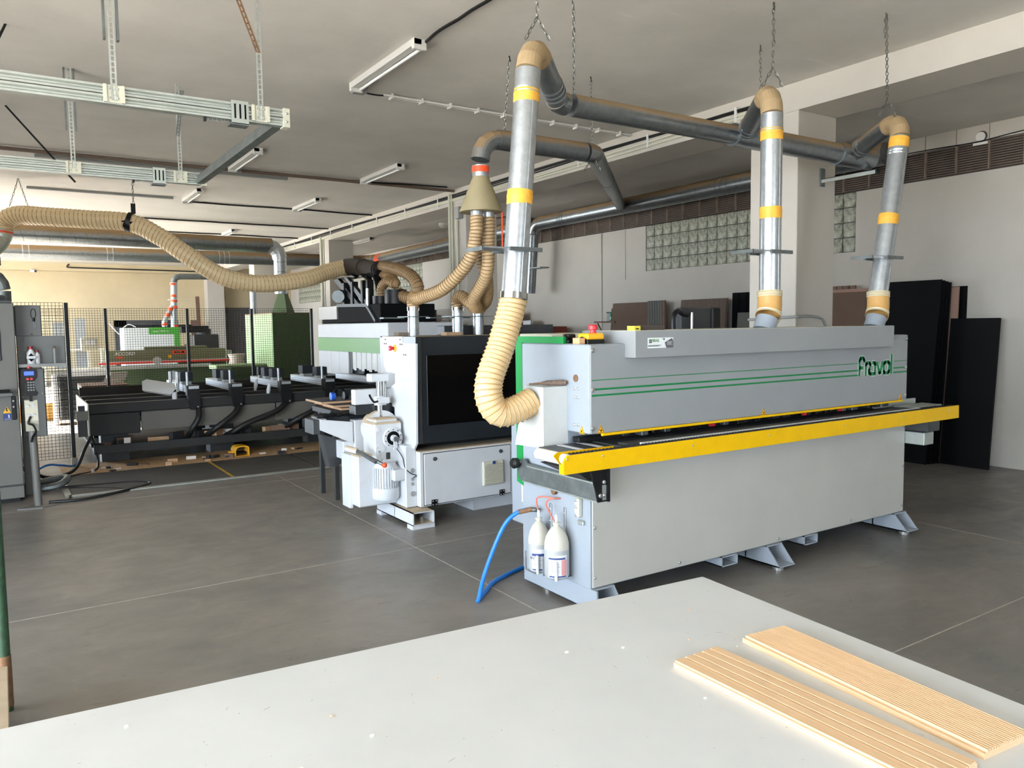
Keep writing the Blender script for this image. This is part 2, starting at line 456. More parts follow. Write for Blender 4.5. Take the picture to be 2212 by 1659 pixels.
lamp(4.41, 9.27, 10.50, 'white fluorescent batten lamp nearest the conduit on the middle column')
for (x, a, b_, w) in ((2.6, 12.36, 13.48, 'long beige hose'), (4.41, 12.36, 13.55, 'green striped gantry'), (4.23, 17.06, 18.45, 'tall green cabinet')):
    lamp(x, a, b_, 'white fluorescent batten lamp on the ceiling above the '+w)
def cable(name, label, pts, r, m='black', wob=.012, k=6, cat='cable', group=None):
    P = spl(pts, 4)
    P = [p+Vector((random.uniform(-wob, wob), random.uniform(-wob, wob), random.uniform(-wob, 0)*.5)) for p in P]
    return tag(B().tube(spl(P, 3), r, 6).ob(name, m), label, cat, group)
zc = ZC-.015
cable('ceiling_cable', 'thick black cable sagging along the ceiling past the first lamp', [(2.72, 2.6, zc), (2.72, 4.3, zc), (2.70, 5.05, zc), (2.73, 5.8, zc), (2.76, 6.58, zc)], .012)
cable('ceiling_cable', 'black ceiling cable feeding the lamps above the middle machines', [(2.7, 10.62, zc), (3.4, 10.6, zc), (4.4, 10.6, zc), (5.7, 10.42, zc)], .012)
for y, x0, lab in ((13.62, 2.7, 'third'), (15.95, 2.2, 'fourth'), (17.95, 2.5, 'fifth')):
    cable('ceiling_cable', 'black ceiling cable, %s across from the hanging rails' % lab, [(x0, y, zc), (3.5, y+.03, zc), (4.6, y, zc), (5.9, y+.05, zc)], .014)
mat('brown_pipe', (104, 88, 76), .6)
tag(B().tube([(-2.5, 10.58, ZC-.03), (5.93, 10.6, ZC-.03)], .022, 8).ob('ceiling_conduit', 'brown_pipe'), 'brown conduit pipe crossing the whole ceiling', 'conduit')
tag(bx('ceiling_raceway', 'grey_box', None, .45, 3.46, 10.9, 10.95, ZC-.035, ZC), 'dusty grey raceway strip on ceiling near the brown conduit', 'raceway')
tag(bx('ceiling_raceway', 'grey_box', None, .43, 2.4, 13.35, 13.4, ZC-.035, ZC), 'dusty grey raceway strip on ceiling above the long beige hose', 'raceway')
# slotted cable tray from the first lamp to the beam
t = thing('cable_tray', 'narrow white cable tray on ceiling running to the beam', 'cable tray', (4.4, 6.6, ZC))
for y in (6.57, 6.61): bx('tray_rail', 'lamp_body', t, 2.98, 5.93, y, y+.012, ZC-.03, ZC-.012)
for k in range(10): bx('tray_clip', 'lamp_body', t, 3.05+k*.3, 3.07+k*.3, 6.56, 6.63, ZC-.045, ZC)
B().tube(spl([(2.76, 6.6, zc), (2.9, 6.6, zc-.01), (3.2, 6.6, zc), (4.5, 6.6, zc), (5.9, 6.6, zc)], 5), .007, 6).ob('tray_cable', 'black', t)
# bundled cables along the beam face
t = thing('beam_cables', 'bundle of grey conduits and black cables along the beam face', 'cables', (5.93, 12, 3.56))
for k, (z, r_, m) in enumerate(((3.60, .012, 'black'), (3.585, .01, 'black'), (3.57, .009, 'black'), (3.53, .013, 'cream'), (3.50, .013, 'cream'))):
    pts = [(5.94-r_, y, z+.012*math.sin(y*.9+k)) for y in [4.95+i*.8 for i in range(22)]]
    B().tube(spl(pts, 3), r_, 6).ob('conduit' if m == 'cream' else 'cable', m, t)
for k in range(14): bx('clip', 'lamp_body', t, 5.915, 5.942, 5.1+k*1.2, 5.13+k*1.2, 3.48, 3.62)
for (y, z, s) in ((9.55, 3.55, .07), (10.35, 3.3, .09)):
    tag(bx('junction_box', 'grey_box', None, 5.86, 5.945, y, y+s*1.3, z-s, z+s, .008), 'grey junction box on the ' + ('beam face beside the middle column' if z > 3.5 else 'middle column under the beam'), 'junction box')
for y, r_ in ((10.73, .022), (10.66, .018), (10.5, .022)):
    tag(B().cyl((5.94-r_, y, .9), (5.94-r_, y, 3.62 if y > 10.6 else 3.2), r_, n=10).ob('column_conduit', 'cream'), 'cream conduit pipe running down the middle column', 'conduit', 'conduits on the middle column')
for y, r_ in ((16.5, .03), (16.38, .012)):
    tag(B().cyl((5.94-r_, y, .9), (5.94-r_, y, 3.55), r_, n=10).ob('column_conduit', 'cream'), 'cream conduit pipe running down the far column', 'conduit', 'conduits on the far column')
# smoke detector beyond the beam
t = thing('smoke_detector', 'round white smoke detector on ceiling behind the beam', 'detector', (7.7, 14.2, ZC))
B().lathe([(.11, 0), (.11, -.05), (.07, -.085), (.0, -.09)], (7.7, 14.2, ZC), 20).ob('detector_body', 'lamp_body', t)
B().tube([(7.75, 14.1, ZC-.015), (8.3, 12.6, ZC-.015)], .01, 6).ob('detector_wire', 'black', t)
t = lamp(7.4, 17.2, 18.4, 'white fluorescent batten lamp in bay behind the columns')
# ------------------------------------------------------------------ galvanised rail frame hung from the ceiling
t = thing('hanging_rail_frame', 'galvanised channel rail frame hung from the ceiling on slotted straps', 'rail frame', (0.4, 6.1, 2.85))
def rail(name, p0, p1, ax, fy):
    # double C-channel, fy is the coordinate of the visible face
    (a, b_), z0, z1 = (p0, p1), 2.854, 2.956
    zm = (z0+z1)/2; d = .045
    for (u, v) in ((z0, zm-.003), (zm+.003, z1)):
        pr = [(fy, u), (fy, v), (fy-.006, v-.006), (fy-.006, v-.018), (fy+.0, v-.022), (fy, u+.022), (fy-.006, u+.018), (fy-.006, u+.006)]
        b = B()
        b.prism([(fy-.012, u), (fy+d, u), (fy+d, v), (fy-.012, v), (fy-.012, v-.012), (fy, v-.02), (fy, u+.02), (fy-.012, u+.012)], ax, a, b_)
        b.ob(name, 'galv_rail', t)
rail('near_rail', -2.6, 1.58, 'x', 4.93)
rail('far_rail', -2.6, 1.57, 'x', 7.27)
b = B(); b.box(1.50, 1.56, 4.98, 7.3, 2.86, 2.90); b.box(1.505, 1.515, 4.98, 7.3, 2.90, 2.93); b.ob('cross_rail', 'galv_dull', t)
for y in (4.915, 7.255): 
    o = bx('end_plate', 'cream', t, 1.545, 1.585, y-.004, y+.07, 2.848, 2.962)
    bolts(o, [(1.565, y-.004, 2.93), (1.565, y-.004, 2.88)], (0, -1, 0))
def strap(x, y, z0, z1, m='galv_rail', w=.034, lean=0):
    b = B(); n = int((z1-z0)/.03); t_ = .004
    # slotted steel strap: two edges and rungs between the slots
    def q(dx0, dx1, za, zb):
        f = lambda z: lean*(z-z0)/(z1-z0)
        b.add([(x+dx0+f(za), y, za), (x+dx1+f(za), y, za), (x+dx1+f(zb), y, zb), (x+dx0+f(zb), y, zb), (x+dx0+f(za), y+t_, za), (x+dx1+f(za), y+t_, za), (x+dx1+f(zb), y+t_, zb), (x+dx0+f(zb), y+t_, zb)],
              [(0,1,2,3), (7,6,5,4), (0,4,5,1), (1,5,6,2), (2,6,7,3), (3,7,4,0)])
    q(-w/2, -w/2+.010, z0, z1); q(w/2-.010, w/2, z0, z1)
    for k in range(n+1):
        za = z0+(z1-z0)*k/n; q(-w/2+.009, w/2-.009, max(z0, za-.004), min(z1, za+.004))
    return b.ob('slotted_strap', m, t)
strap(.60, 4.905, 2.87, ZC); strap(1.405, 4.905, 2.87, ZC)
strap(1.40, 4.898, 3.27, 3.62, 'rust', .03, -.13)
strap(.565, 7.245, 2.9, ZC); strap(1.37, 7.245, 2.9, ZC); strap(1.36, 7.24, 3.25, ZC-.05, 'galv_dull', .03, .05)
for x, y in ((.60, 4.9), (.565, 7.24)):
    for s in (-1, 1): bx('hanger_channel', 'galv_dull', t, x+s*.034-.006, x+s*.034+.006, y, y+.04, 3.2, ZC)
for x, y in ((.60, 4.9), (1.405, 4.9), (.565, 7.24), (1.37, 7.24)):
    o = bx('clamp_plate', 'cream', t, x-.055, x+.055, y+.008, y+.016, 2.86, 2.955)
    for s in (-1, 1): bx('clamp_flange', 'cream', o, x+s*.045-.008, x+s*.045+.008, y, y+.012, 2.86, 2.955)
    bolts(o, [(x+s*.02, y+.008, z) for s in (-1, 1) for z in (2.885, 2.935)], (0, -1, 0), .006)
# trolley stop with spring on each rail
for x, y in ((1.28, 4.90), (1.2, 7.24)):
    c = bx('trolley_stop', 'galv_rail', t, x-.05, x+.05, y, y+.012, 2.83, 2.965)
    bx('stop_foot', 'galv_dull', c, x-.06, x+.05, y, y+.08, 2.822, 2.834)
    for s in (-1, 0, 1): bx('stop_slot', 'black_matte', c, x+s*.03-.005, x+s*.03+.005, y-.002, y+.002, 2.86, 2.945)
    sp = [(x-.06-.13*i/60, y+.04+.008*math.cos(i*1.2), 2.845+.008*math.sin(i*1.2)) for i in range(61)]
    B().tube(sp, .002, 4).ob('spring', 'screw', c)
    bx('spring_end', 'black', c, x-.205, x-.19, y+.03, y+.055, 2.83, 2.86)
for (p, q, lab) in (((.141, 6.446, ZC), (-.05, 6.3, 3.2), 'thin black rod hanging from ceiling left of the rail frame'), ((.153, 8.732, ZC), (.62, 7.9, 2.9), 'thin black cable slanting down behind the far hanging rail')):
    tag(B().tube(spl([p, lerp(p, q, .5), q], 5), .009, 6).ob('hanging_rod', 'black', None), lab, 'rod')
# ------------------------------------------------------------------ extraction ducts
def arc(p, a, b, r, n=7):          # fillet corner p between directions a->p->b
    p = Vector(p); u = (Vector(a)-p).normalized(); v = (Vector(b)-p).normalized()
    th = math.acos(max(-1, min(1, u.dot(v)))); d = r/math.tan(th/2); c = p+(u+v).normalized()*(r/math.sin(th/2))
    s = p+u*d; e = p+v*d; out = []
    for i in range(n+1):
        t = i/n; w = (s-c).normalized().slerp((e-c).normalized(), t); out.append(c+w*r)
    return out
def pipe(parent, p0, p1, r, m='galv', name='duct_section', n=22):
    return B().cyl(p0, p1, r, n=n).ob(name, m, parent)
def elbow(parent, a, p, b, R_, r, m='galv', nseg=4, name='elbow'):
    P = arc(p, a, b, R_, nseg); o = B().tube(P, r*1.015, 22).ob(name, m, parent, ang=10)
    return o, P[0], P[-1]
def bands(parent, p0, p1, ts, r, m='galv_bare', h=.018, t=.004, name='collar'):
    d = Vector(p1)-Vector(p0)
    for q in ts: B().ring(Vector(p0)+d*q, d, r, h, t, 22).ob(name, m, parent)
RD = .069
ds = thing('extraction_duct', 'galvanised extraction duct with three taped drops over the grey edge machine', 'duct', (4.28, 3.6, 1.6))
Ym, Zm = 4.0, 2.98
# main run, widening towards the column
pipe(ds, (3.1, Ym, Zm), (4.62, Ym, Zm), RD); pipe(ds, (4.6, Ym, Zm), (5.85, Ym, Zm), .083); pipe(ds, (5.85, Ym, Zm), (6.32, Ym, Zm), .093)
bands(ds, (3.1, Ym, Zm), (6.1, Ym, Zm), (.03, .05, .075, .18, .195, .21), RD)
bands(ds, (3.1, Ym, Zm), (6.1, Ym, Zm), (.47, .485, .5, .61, .62), .083)
bands(ds, (3.1, Ym, Zm), (6.1, Ym, Zm), (.885, .9, .915), .093)
bands(ds, (6.1, Ym, Zm), (6.32, Ym, Zm), (.3, .62, .95), .093, 'tape_yellow', .04, .003, 'tape_band')
B().ring((3.70, Ym, Zm), (1, 0, 0), RD, .012, .005).ob('tape_band', 'tape_yellow', ds)
def drop(pb, pt, wye, gate_z, tapes, lab):
    pb = Vector(pb); pt = Vector(pt); wye = Vector(wye)
    d = (pt-pb).normalized()
    top = pt+d*.13
    o, s, e = elbow(ds, pb, top, wye, .15, RD, 'elbow_dusty', 4, 'dusty_elbow')
    neck = s-d*.10
    pipe(ds, pb, neck, RD, 'galv_bare', 'drop_pipe'); pipe(ds, neck-d*.004, s+d*.002, RD*1.02, 'galv_bare', 'elbow_neck')
    pipe(ds, e, wye, RD*.98, 'galv', 'branch_pipe')
    bv = (wye-e).normalized(); L = (wye-e).length
    for q in (.1, .14, .18): B().ring(wye-bv*q, bv, RD, .012, .004).ob('collar', 'galv_bare', ds)
    for z in tapes:
        c = pb+d*((z-pb.z)/d.z); tb = B().ring(c, d, RD, .075, .0028).ob('tape_band', 'tape_yellow', ds)
        B().ring(c+d*.004, d, RD+.0015, .012, .003).ob('tape_fold', 'tape_yellow', tb)
    for h in (.0, .02): B().ring(neck-d*(.005+h), d, RD, .008, .004).ob('collar', 'galv_bare', ds)
    # seam
    sd = Vector((-.6, -.8, 0)); sd = (sd-d*sd.dot(d)).normalized()
    sd = (sd+d.cross(sd)*.75).normalized()
    B().tube([pb+sd*RD, neck+sd*RD], .003, 5).ob('pipe_seam', 'galv_bare', ds)
    # blast gate: a flat slide plate
    c = pb+d*((gate_z-pb.z)/d.z)
    g = bx('blast_gate', 'galv_bare', ds, c.x-.27, c.x+.1, c.y-.085, c.y+.085, gate_z-.004, gate_z+.004)
    bx('gate_guide', 'galv_dull', g, c.x-.1, c.x+.11, c.y-.095, c.y-.08, gate_z-.014, gate_z+.008)
    bx('gate_guide', 'galv_dull', g, c.x-.1, c.x+.11, c.y+.08, c.y+.095, gate_z-.014, gate_z+.008)
    bx('gate_lip', 'galv_dull', g, c.x-.275, c.x-.265, c.y-.085, c.y+.085, gate_z-.018, gate_z+.004)
    return e
D1b, D1t = (2.383, 3.612, 1.74), (2.522, 3.636, 3.06)
D2b, D2t = (4.282, 3.4, 1.79), (4.283, 3.4, 3.0)
D3b, D3t = (5.527, 3.4, 1.80), (5.772, 3.4, 3.02)
drop(D1b, D1t, (3.0, Ym, Zm), 2.012, (2.30, 2.86), 'left')
o = B().tube(arc((3.0, Ym, Zm), (2.7, 3.78, 3.09), (3.4, Ym, Zm), .14, 4), RD*1.02, 22).ob('elbow', 'galv', ds, ang=10)
drop(D2b, D2t, (4.72, Ym, Zm), 2.056, (2.312, 2.815), 'middle')
drop(D3b, D3t, (6.05, Ym, Zm), 2.067, (2.353, 2.93), 'right')
# hoses from the drops to the machine
hose(ds, [D1b, (2.36, 3.61, 1.66), (2.285, 3.6, 1.47), (2.205, 3.585, 1.31), (2.195, 3.575, 1.20), (2.245, 3.565, 1.125), (2.34, 3.555, 1.13), (2.46, 3.55, 1.175)], .076, .026, rib=.0045, n=22)
for p, q in ((D1b, D1t),):
    d = (Vector(q)-Vector(p)).normalized(); B().ring(Vector(p)+d*.02, d, RD+.004, .035, .006).ob('clamp', 'steel_shiny', ds)
mat('hose_orange', (206, 160, 92), .45); mat('hose_orange_rib', (170, 124, 62), .5); mat('clear_cuff', (206, 196, 164), .3, spec=.6)
for b0, foot in ((D2b, (4.235, 3.38, 1.60)), (D3b, (5.475, 3.38, 1.60))):
    b0 = Vector(b0); f = Vector(foot); mid = b0.lerp(f, .5)+Vector((.012, 0, 0))
    c = [b0+Vector((0, 0, .01)), b0.lerp(mid, .35), mid, mid.lerp(f, .6), f+Vector((.008, 0, .04))]
    P = resample(spl(c, 8), .008)
    B().tube(P, [RD+.007+(.0035 if i % 2 else 0) for i in range(len(P))], 20, False).ob('short_hose', 'hose_orange', ds, ang=80)
    for (i, j) in ((0, 5), (len(P)-6, len(P)-1)): B().tube(P[i:j+1], [RD+.013-.003*(k % 2) for k in range(j-i+1)], 20, False).ob('clear_cuff', 'clear_cuff', ds)
# bracket from the column
t = thing('duct_bracket', 'galvanised angle bracket on the column carrying the duct end', 'bracket', (6.285, 4.43, 2.89))
bx('wall_plate', 'galv_dull', t, 6.25, 6.32, 4.422, 4.432, 2.81, 2.97, .002)
b = B(); b.box(6.265, 6.305, 3.9, 4.425, 2.87, 2.876); b.box(6.265, 6.271, 3.9, 4.425, 2.84, 2.876); b.ob('arm', 'galv_rail', t); bx('arm_cap', 'black', t, 6.262, 6.308, 3.892, 3.905, 2.838, 2.88)
# chains holding the ducts
chains = [
 ((2.6, 3.66, ZC), (2.60, 3.66, 3.31), 'steel chain holding the tall left duct elbow'),
 ((3.12, Ym, ZC), (3.12, Ym, 3.05), 'steel chain holding the bend at the start of the long duct'),
 ((4.35, 3.45, ZC), (4.35, 3.45, 3.27), 'steel chain holding the middle dusty duct elbow'),
 ((4.92, 4.02, ZC), (4.92, Ym, 3.05), 'steel chain holding the long duct by the branch joint'),
 ((5.175, 3.169, ZC), (5.70, 3.47, 3.26), 'slanting steel chain holding the duct elbow near the column'),
 ((3.423, 5.2, ZC), (3.40, 5.25, 3.10), 'steel chain holding the duct bend above the tan cone'),
 ((4.29, 5.27, ZC), (4.29, 5.25, 3.02), 'steel chain holding the end of the cone duct'),
]
for p, q, lab in chains:
    t = thing('hanging_chain', lab, 'chain', p)
    chain(B(), p, q).ob('chain_links', 'chain', t)
    B().tube([(p[0], p[1], ZC), (p[0], p[1], ZC-.02), (p[0]+.012, p[1], ZC-.035), (p[0], p[1], ZC-.045)], .004, 6).ob('ceiling_hook', 'black', t)
    e = Vector(q)
    chain(B(), e, e+Vector((-.062, .03, -.12)), .03).ob('sling', 'chain', t); chain(B(), e, e+Vector((.062, -.03, -.12)), .03).ob('sling', 'chain', t)
for p, q, lab in (((3.14, 4.03, ZC), (3.15, 4.03, 3.42), 'long duct bend'), ((4.37, 3.47, ZC), (4.385, 3.47, 3.42), 'middle dusty elbow'), ((5.155, 3.16, ZC), (5.145, 3.16, 3.52), 'duct elbow near the column')):
    tag(chain(B(), p, q).ob('loose_chain', 'chain'), 'loose end of steel chain dangling beside the '+lab, 'chain')
# ------------------------------------------------------------------ cone manifold over the white edge bander
cd = thing('cone_manifold_duct', 'tan cone manifold duct with orange tape above the black cabinet', 'duct', (3.17, 5.25, 2.45))
Yc = 5.25; Rc = .078
cx = 3.175
B().lathe([(.166, 2.475), (.168, 2.482), (.062, 2.745), (.062, 2.75)], (cx, Yc, 0), 32).ob('cone', 'cone_tan', cd, ang=50)
B().cyl((cx, Yc, 2.745), (cx, Yc, 2.83), .064, n=22).ob('neck', 'galv_bare', cd)
B().ring((cx, Yc, 2.80), (0, 0, 1), .064, .045, .003).ob('tape_band', 'tape_orange', cd)
elbow(cd, (cx, Yc, 2.8), (cx, Yc, 3.045), (4.3, Yc, 3.045), .17, Rc*.92, 'galv', 4)
Pe = (4.27, Yc, 3.045); Pw = (8.5, 9.7, 3.5)
pipe(cd, (cx+.16, Yc, 3.045), (4.2, Yc, 3.045), Rc)
bands(cd, (cx+.16, Yc, 3.045), (4.2, Yc, 3.045), (.84, .88, .93), Rc)
B().ring((cx+.2, Yc, 3.045), (1, 0, 0), Rc, .03, .003).ob('tape_band', 'tape_orange', cd)
elbow(cd, (3.6, Yc, 3.045), (4.3, Yc, 3.045), Pw, .2, Rc, 'galv', 3)
pipe(cd, (4.36, 5.31, 3.052), Pw, Rc*1.02, 'galv', 'branch_pipe')
bands(cd, (4.36, 5.31, 3.052), Pw, (.35, .66), Rc*1.02)
for sx, sy in ((-.06, -.03), (.06, -.01), (.02, .08)):
    B().cyl((cx+sx, Yc+sy, 2.39), (cx+sx, Yc+sy, 2.48), .046, n=18).ob('spigot', 'galv_bare', cd)
mat('tape_strip', (222, 92, 60), .6)
bx('tape_tail', 'tape_strip', cd, cx+.135, cx+.15, Yc-.08, Yc-.078, 2.19, 2.48)
EO = [(2.93, 5.98, 1.52), (3.36, 5.98, 1.52), (3.57, 5.98, 1.52)]      # edge bander outlets
hz = 1.74
hose(cd, [(cx-.06, Yc-.03, 2.44), (cx-.07, Yc-.03, 2.3), (cx-.10, Yc+.03, 2.1), (cx-.2, Yc+.25, 1.9), (cx-.27, Yc+.55, 1.83), (2.93, 5.97, 1.83), (2.93, 5.98, hz)], .05, .026, 'hose_dusty', 'hose_dusty_rib', 16, .005)
hose(cd, [(cx+.06, Yc-.01, 2.44), (cx+.06, Yc, 2.25), (cx+.07, Yc+.05, 2.0), (cx+.1, Yc+.3, 1.82), (3.38, 5.7, 1.75), (3.36, 5.9, 1.85), (3.355, 5.98, 1.82), (3.36, 5.98, hz)], .05, .026, 'hose_dusty', 'hose_dusty_rib', 16, .005)
hose(cd, [(cx+.02, Yc+.08, 2.44), (cx+.05, Yc+.1, 2.2), (cx+.13, Yc+.15, 1.98), (3.44, 5.62, 1.83), (3.56, 5.9, 1.77), (3.57, 5.98, hz-.01)], .05, .026, 'hose_dusty', 'hose_dusty_rib', 16, .005)
# ------------------------------------------------------------------ big trunk ducts
td = thing('trunk_duct', 'large dusty trunk duct along the right wall and across the far bay', 'duct', (8.55, 20.3, 3.4))
Rw = .128; zt = 3.49
pipe(td, (8.55, 5.2, zt), (8.55, 12.0, zt), Rw, 'galv', 'duct_section', 26)
bands(td, (8.55, 5.2, zt), (8.55, 12, zt), (.12, .13, .33, .345, .36, .62, .635, .65, .88, .89, .9), Rw, 'galv_dull', .014, .004)
elbow(td, (8.55, 11, zt), (8.55, 12.2, zt), (8.55, 12.35, 2.4), .2, Rw*.85, 'galv', 4)
pipe(td, (8.55, 12.22, zt-.2), (8.55, 12.35, 2.2), Rw*.72, 'galv', 'down_pipe'); bx('gate_lever', 'galv_dull', td, 8.35, 8.56, 11.75, 12.1, 2.64, 2.66)
pipe(td, (8.53, 12.25, zt-.02), (8.23, 18.95, 3.31), Rw*1.15, 'galv', 'duct_section', 26)
bands(td, (8.53, 12.3, zt-.02), (8.23, 18.95, 3.31), (.05, .3, .52, .7, .72), Rw*1.16, 'galv_dull', .014, .005)
B().ring((8.25, 18.6, 3.317), (-.05, 1, -.02), Rw*1.16, .25, .004).ob('tape_band', 'tape_orange', td)
B().ring((7.9, 19.2, 3.29), (1, 0, 0), .15, .2, .004).ob('tape_band', 'tape_orange', td)
elbow(td, (8.5, 15, 3.43), (8.2, 19.2, 3.30), (0, 19.2, 3.22), .35, Rw*1.16, 'galv', 3)
pipe(td, (7.95, 19.2, 3.29), (XL+.1, 19.2, 3.22), .148, 'galv', 'duct_section', 26)
bands(td, (7.95, 19.2, 3.29), (XL, 19.2, 3.22), (.3, .31, .32, .36, .37, .38, .52, .53, .66, .67), .149, 'galv_bare', .016, .006)
ud = thing('spiral_duct', 'spiral duct running parallel to the trunk then down into the green hopper', 'duct', (4.88, 16.2, 2.3))
Yu, Zu = 16.2, 3.28
pipe(ud, (4.75, Yu, Zu), (XL+.1, Yu, Zu+.05), .15, 'galv', 'duct_section', 24)
for k in range(34): B().ring((4.6-k*.2, Yu, Zu+.006*k*.2), (1, .0, .25), .15, .006, .003, 20).ob('spiral_seam', 'galv_dull', ud)
elbow(ud, (0, Yu, Zu), (4.92, Yu, Zu), (4.92, Yu, 2), .25, .145, 'galv_bare', 3)
pipe(ud, (4.92, Yu, 3.05), (4.92, Yu, 2.3), .128, 'galv_bare', 'down_pipe', 22)
for z in (2.95, 2.75, 2.55): B().ring((4.92, Yu, z), (0, 0, 1), .128, .01, .004).ob('spiral_seam', 'galv_dull', ud)
# ------------------------------------------------------------------ the long beige hose to the router head
bh = thing('extraction_hose', 'long thick beige corrugated hose sagging across to the router head', 'hose', (1.45, 10.9, 2.9))
mat('hose_pale', (232, 208, 164), .42, var=.06, scale=12); mat('hose_pale_rib', (190, 158, 110), .5)
hose(bh, [(0.099, 12.888, 2.94), (0.13, 12.887, 3.10), (0.3, 12.781, 3.19), (0.617, 12.569, 3.165), (1.104, 12.367, 3.134), (1.616, 12.148, 3.09), (1.959, 12.0, 2.90), (2.248, 11.85, 2.668), (2.663, 11.77, 2.383), (3.045, 11.736, 2.27), (3.444, 11.713, 2.262), (3.95, 11.748, 2.337), (4.328, 11.871, 2.46), (4.72, 12.0, 2.555)], .128, .056, 'hose_pale', 'hose_pale_rib', 20, .005)
t = thing('hose_strap', 'black strap on a chain holding up the long beige hose', 'strap', (1.6, 12.15, 3.3))
B().ring((1.6, 12.15, 3.10), (1, -.35, -.25), .133, .06, .004).ob('strap_loop', 'black', t)
bx('strap_tail', 'black', t, 1.62, 1.68, 12.13, 12.138, 3.22, 3.36)
chain(B(), (1.655, 12.13, 3.35), (1.655, 12.13, ZC), .04, .012, .004).ob('chain_links', 'chain', t)
fd = thing('flexible_duct', 'pale ribbed flexible duct end taped to the long beige hose', 'duct', (0, 12.9, 2.6))
P = resample(spl([(.099, 12.888, 2.97), (.06, 12.85, 2.86), (-.06, 12.75, 2.72), (-.4, 12.6, 2.55)], 8), .012)
B().tube(P, [.135 if i % 2 else .128 for i in range(len(P))], 20, False).ob('duct_wall', 'galv_rail', fd, ang=70)
B().ring((.095, 12.88, 2.95), (.1, .1, 1), .133, .02, .006).ob('tape_band', 'tape_orange', fd)
t = thing('hose_chain', 'thin chain in an inverted V above the hose bend', 'chain', (.32, 12.75, ZC))
for q in ((.2, 12.75, 3.30), (.42, 12.72, 3.29)): chain(B(), (.32, 12.75, ZC), q, .05).ob('chain_links', 'chain', t)
# ------------------------------------------------------------------ grey edge machine with the yellow rail
FX0, FX1, FY, FYB = 2.623, 5.667, 3.25, 3.90
fm = thing('edge_machine', 'long grey edge machine with green stripes and a yellow front rail', 'machine', (4.1, 3.6, 0))
bx('lower_body', 'fravol_grey', fm, FX0, FX1, FY, FYB, .148, .925, .006)
fp = bx('front_panel', 'fravol_low', fm, FX0+.017, FX1-.004, FY-.006, FY+.002, .155, .905, .002)
bolts(fp, [(2.653, FY-.006, .49), (2.653, FY-.006, .21), (5.645, FY-.006, .80), (5.645, FY-.006, .5), (5.64, FY-.006, .2), (3.3, FY-.006, .18), (4.2, FY-.006, .18), (5.0, FY-.006, .18)], (0, -1, 0), .009)
bx('spine', 'fravol_grey', fm, FX0+.001, FX1-.001, 3.44, FYB, .92, 1.01)
ub = bx('upper_body', 'fravol_grey', fm, FX0, FX1, FY, FYB-.01, 1.005, 1.49, .006)
uf = bx('upper_front_panel', 'fravol_front', fm, FX0+.006, FX1, FY-.008, FY, 1.006, 1.488, .003)
bolts(uf, [(2.643, FY-.008, 1.458), (2.642, FY-.008, 1.246), (2.64, FY-.008, 1.036), (5.645, FY-.008, 1.46), (5.645, FY-.008, 1.247), (5.645, FY-.008, 1.04)], (0, -1, 0), .013, h=.009)
for z, h in ((1.297, .0045), (1.247, .0105), (1.214, .0105)):
    for (a, b_) in ((2.635, 5.045), (5.485, 5.662)): bx('green_stripe', 'green_logo', uf, a, b_, FY-.0092, FY-.0075, z-h/2, z+h/2)
bx('yellow_edge_strip', 'yellow', fm, 2.70, 5.60, FY-.022, FY-.004, .992, 1.006, .003)
# logo: rounded block letters, white outline under green
def stroke(b, pts, w, y, sc, ox, oz, th):
    P = [Vector((ox+p[0]*sc, oz+p[1]*sc)) for p in pts]; w = w*sc/2
    for i in range(len(P)-1):
        d = (P[i+1]-P[i]).normalized(); n = Vector((-d.y, d.x))*w; e = d*w
        a = P[i]-(e if i == 0 and False else d*w*.0); c = P[i+1]
        b.prism([(a+n)[:], (a-n)[:], (c-n)[:], (c+n)[:]], 'y', y-th, y)
    for p in P[1:-1]:
        b.prism([(p.x+w*math.cos(k*math.pi/4), p.y+w*math.sin(k*math.pi/4)) for k in range(8)], 'y', y-th, y)
LOGO = {'f': [[(.08, -.02), (.08, .82), (.17, .95), (.42, .95), (.5, .84), (.5, .7)], [(.08, .42), (.4, .42)]],
        'r': [[(.66, -.02), (.66, .58), (.74, .66), (1.0, .66), (1.08, .58), (1.08, .42)]],
        'a': [[(1.22, .66), (1.45, .66), (1.53, .58), (1.53, .0)], [(1.53, .06), (1.1, .06), (.95, .12), (.95, .3), (1.1, .36)]],
        'v': [[(1.72, .7), (1.9, .08), (2.02, .08), (2.2, .7)]],
        'o': [[(2.42, .06), (2.34, .14), (2.36, .58), (2.46, .66), (2.78, .66), (2.86, .58), (2.86, .14), (2.78, .06), (2.42, .06), (2.34, .14)]],
        'l': [[(3.08, -.02), (3.08, 1.08)]]}
for ch, ps in LOGO.items():
    b = B(); [stroke(b, p, .27, FY-.0082, .132, 5.05, 1.208, .0008) for p in ps]; o = b.ob('logo_outline', 'white_plastic', uf, smooth=False); o['kind'] = 'stuff'
    b = B(); [stroke(b, p, .19, FY-.0089, .132, 5.05, 1.208, .0008) for p in ps]; o = b.ob('logo_letter', 'green_logo', uf, smooth=False); o['kind'] = 'stuff'
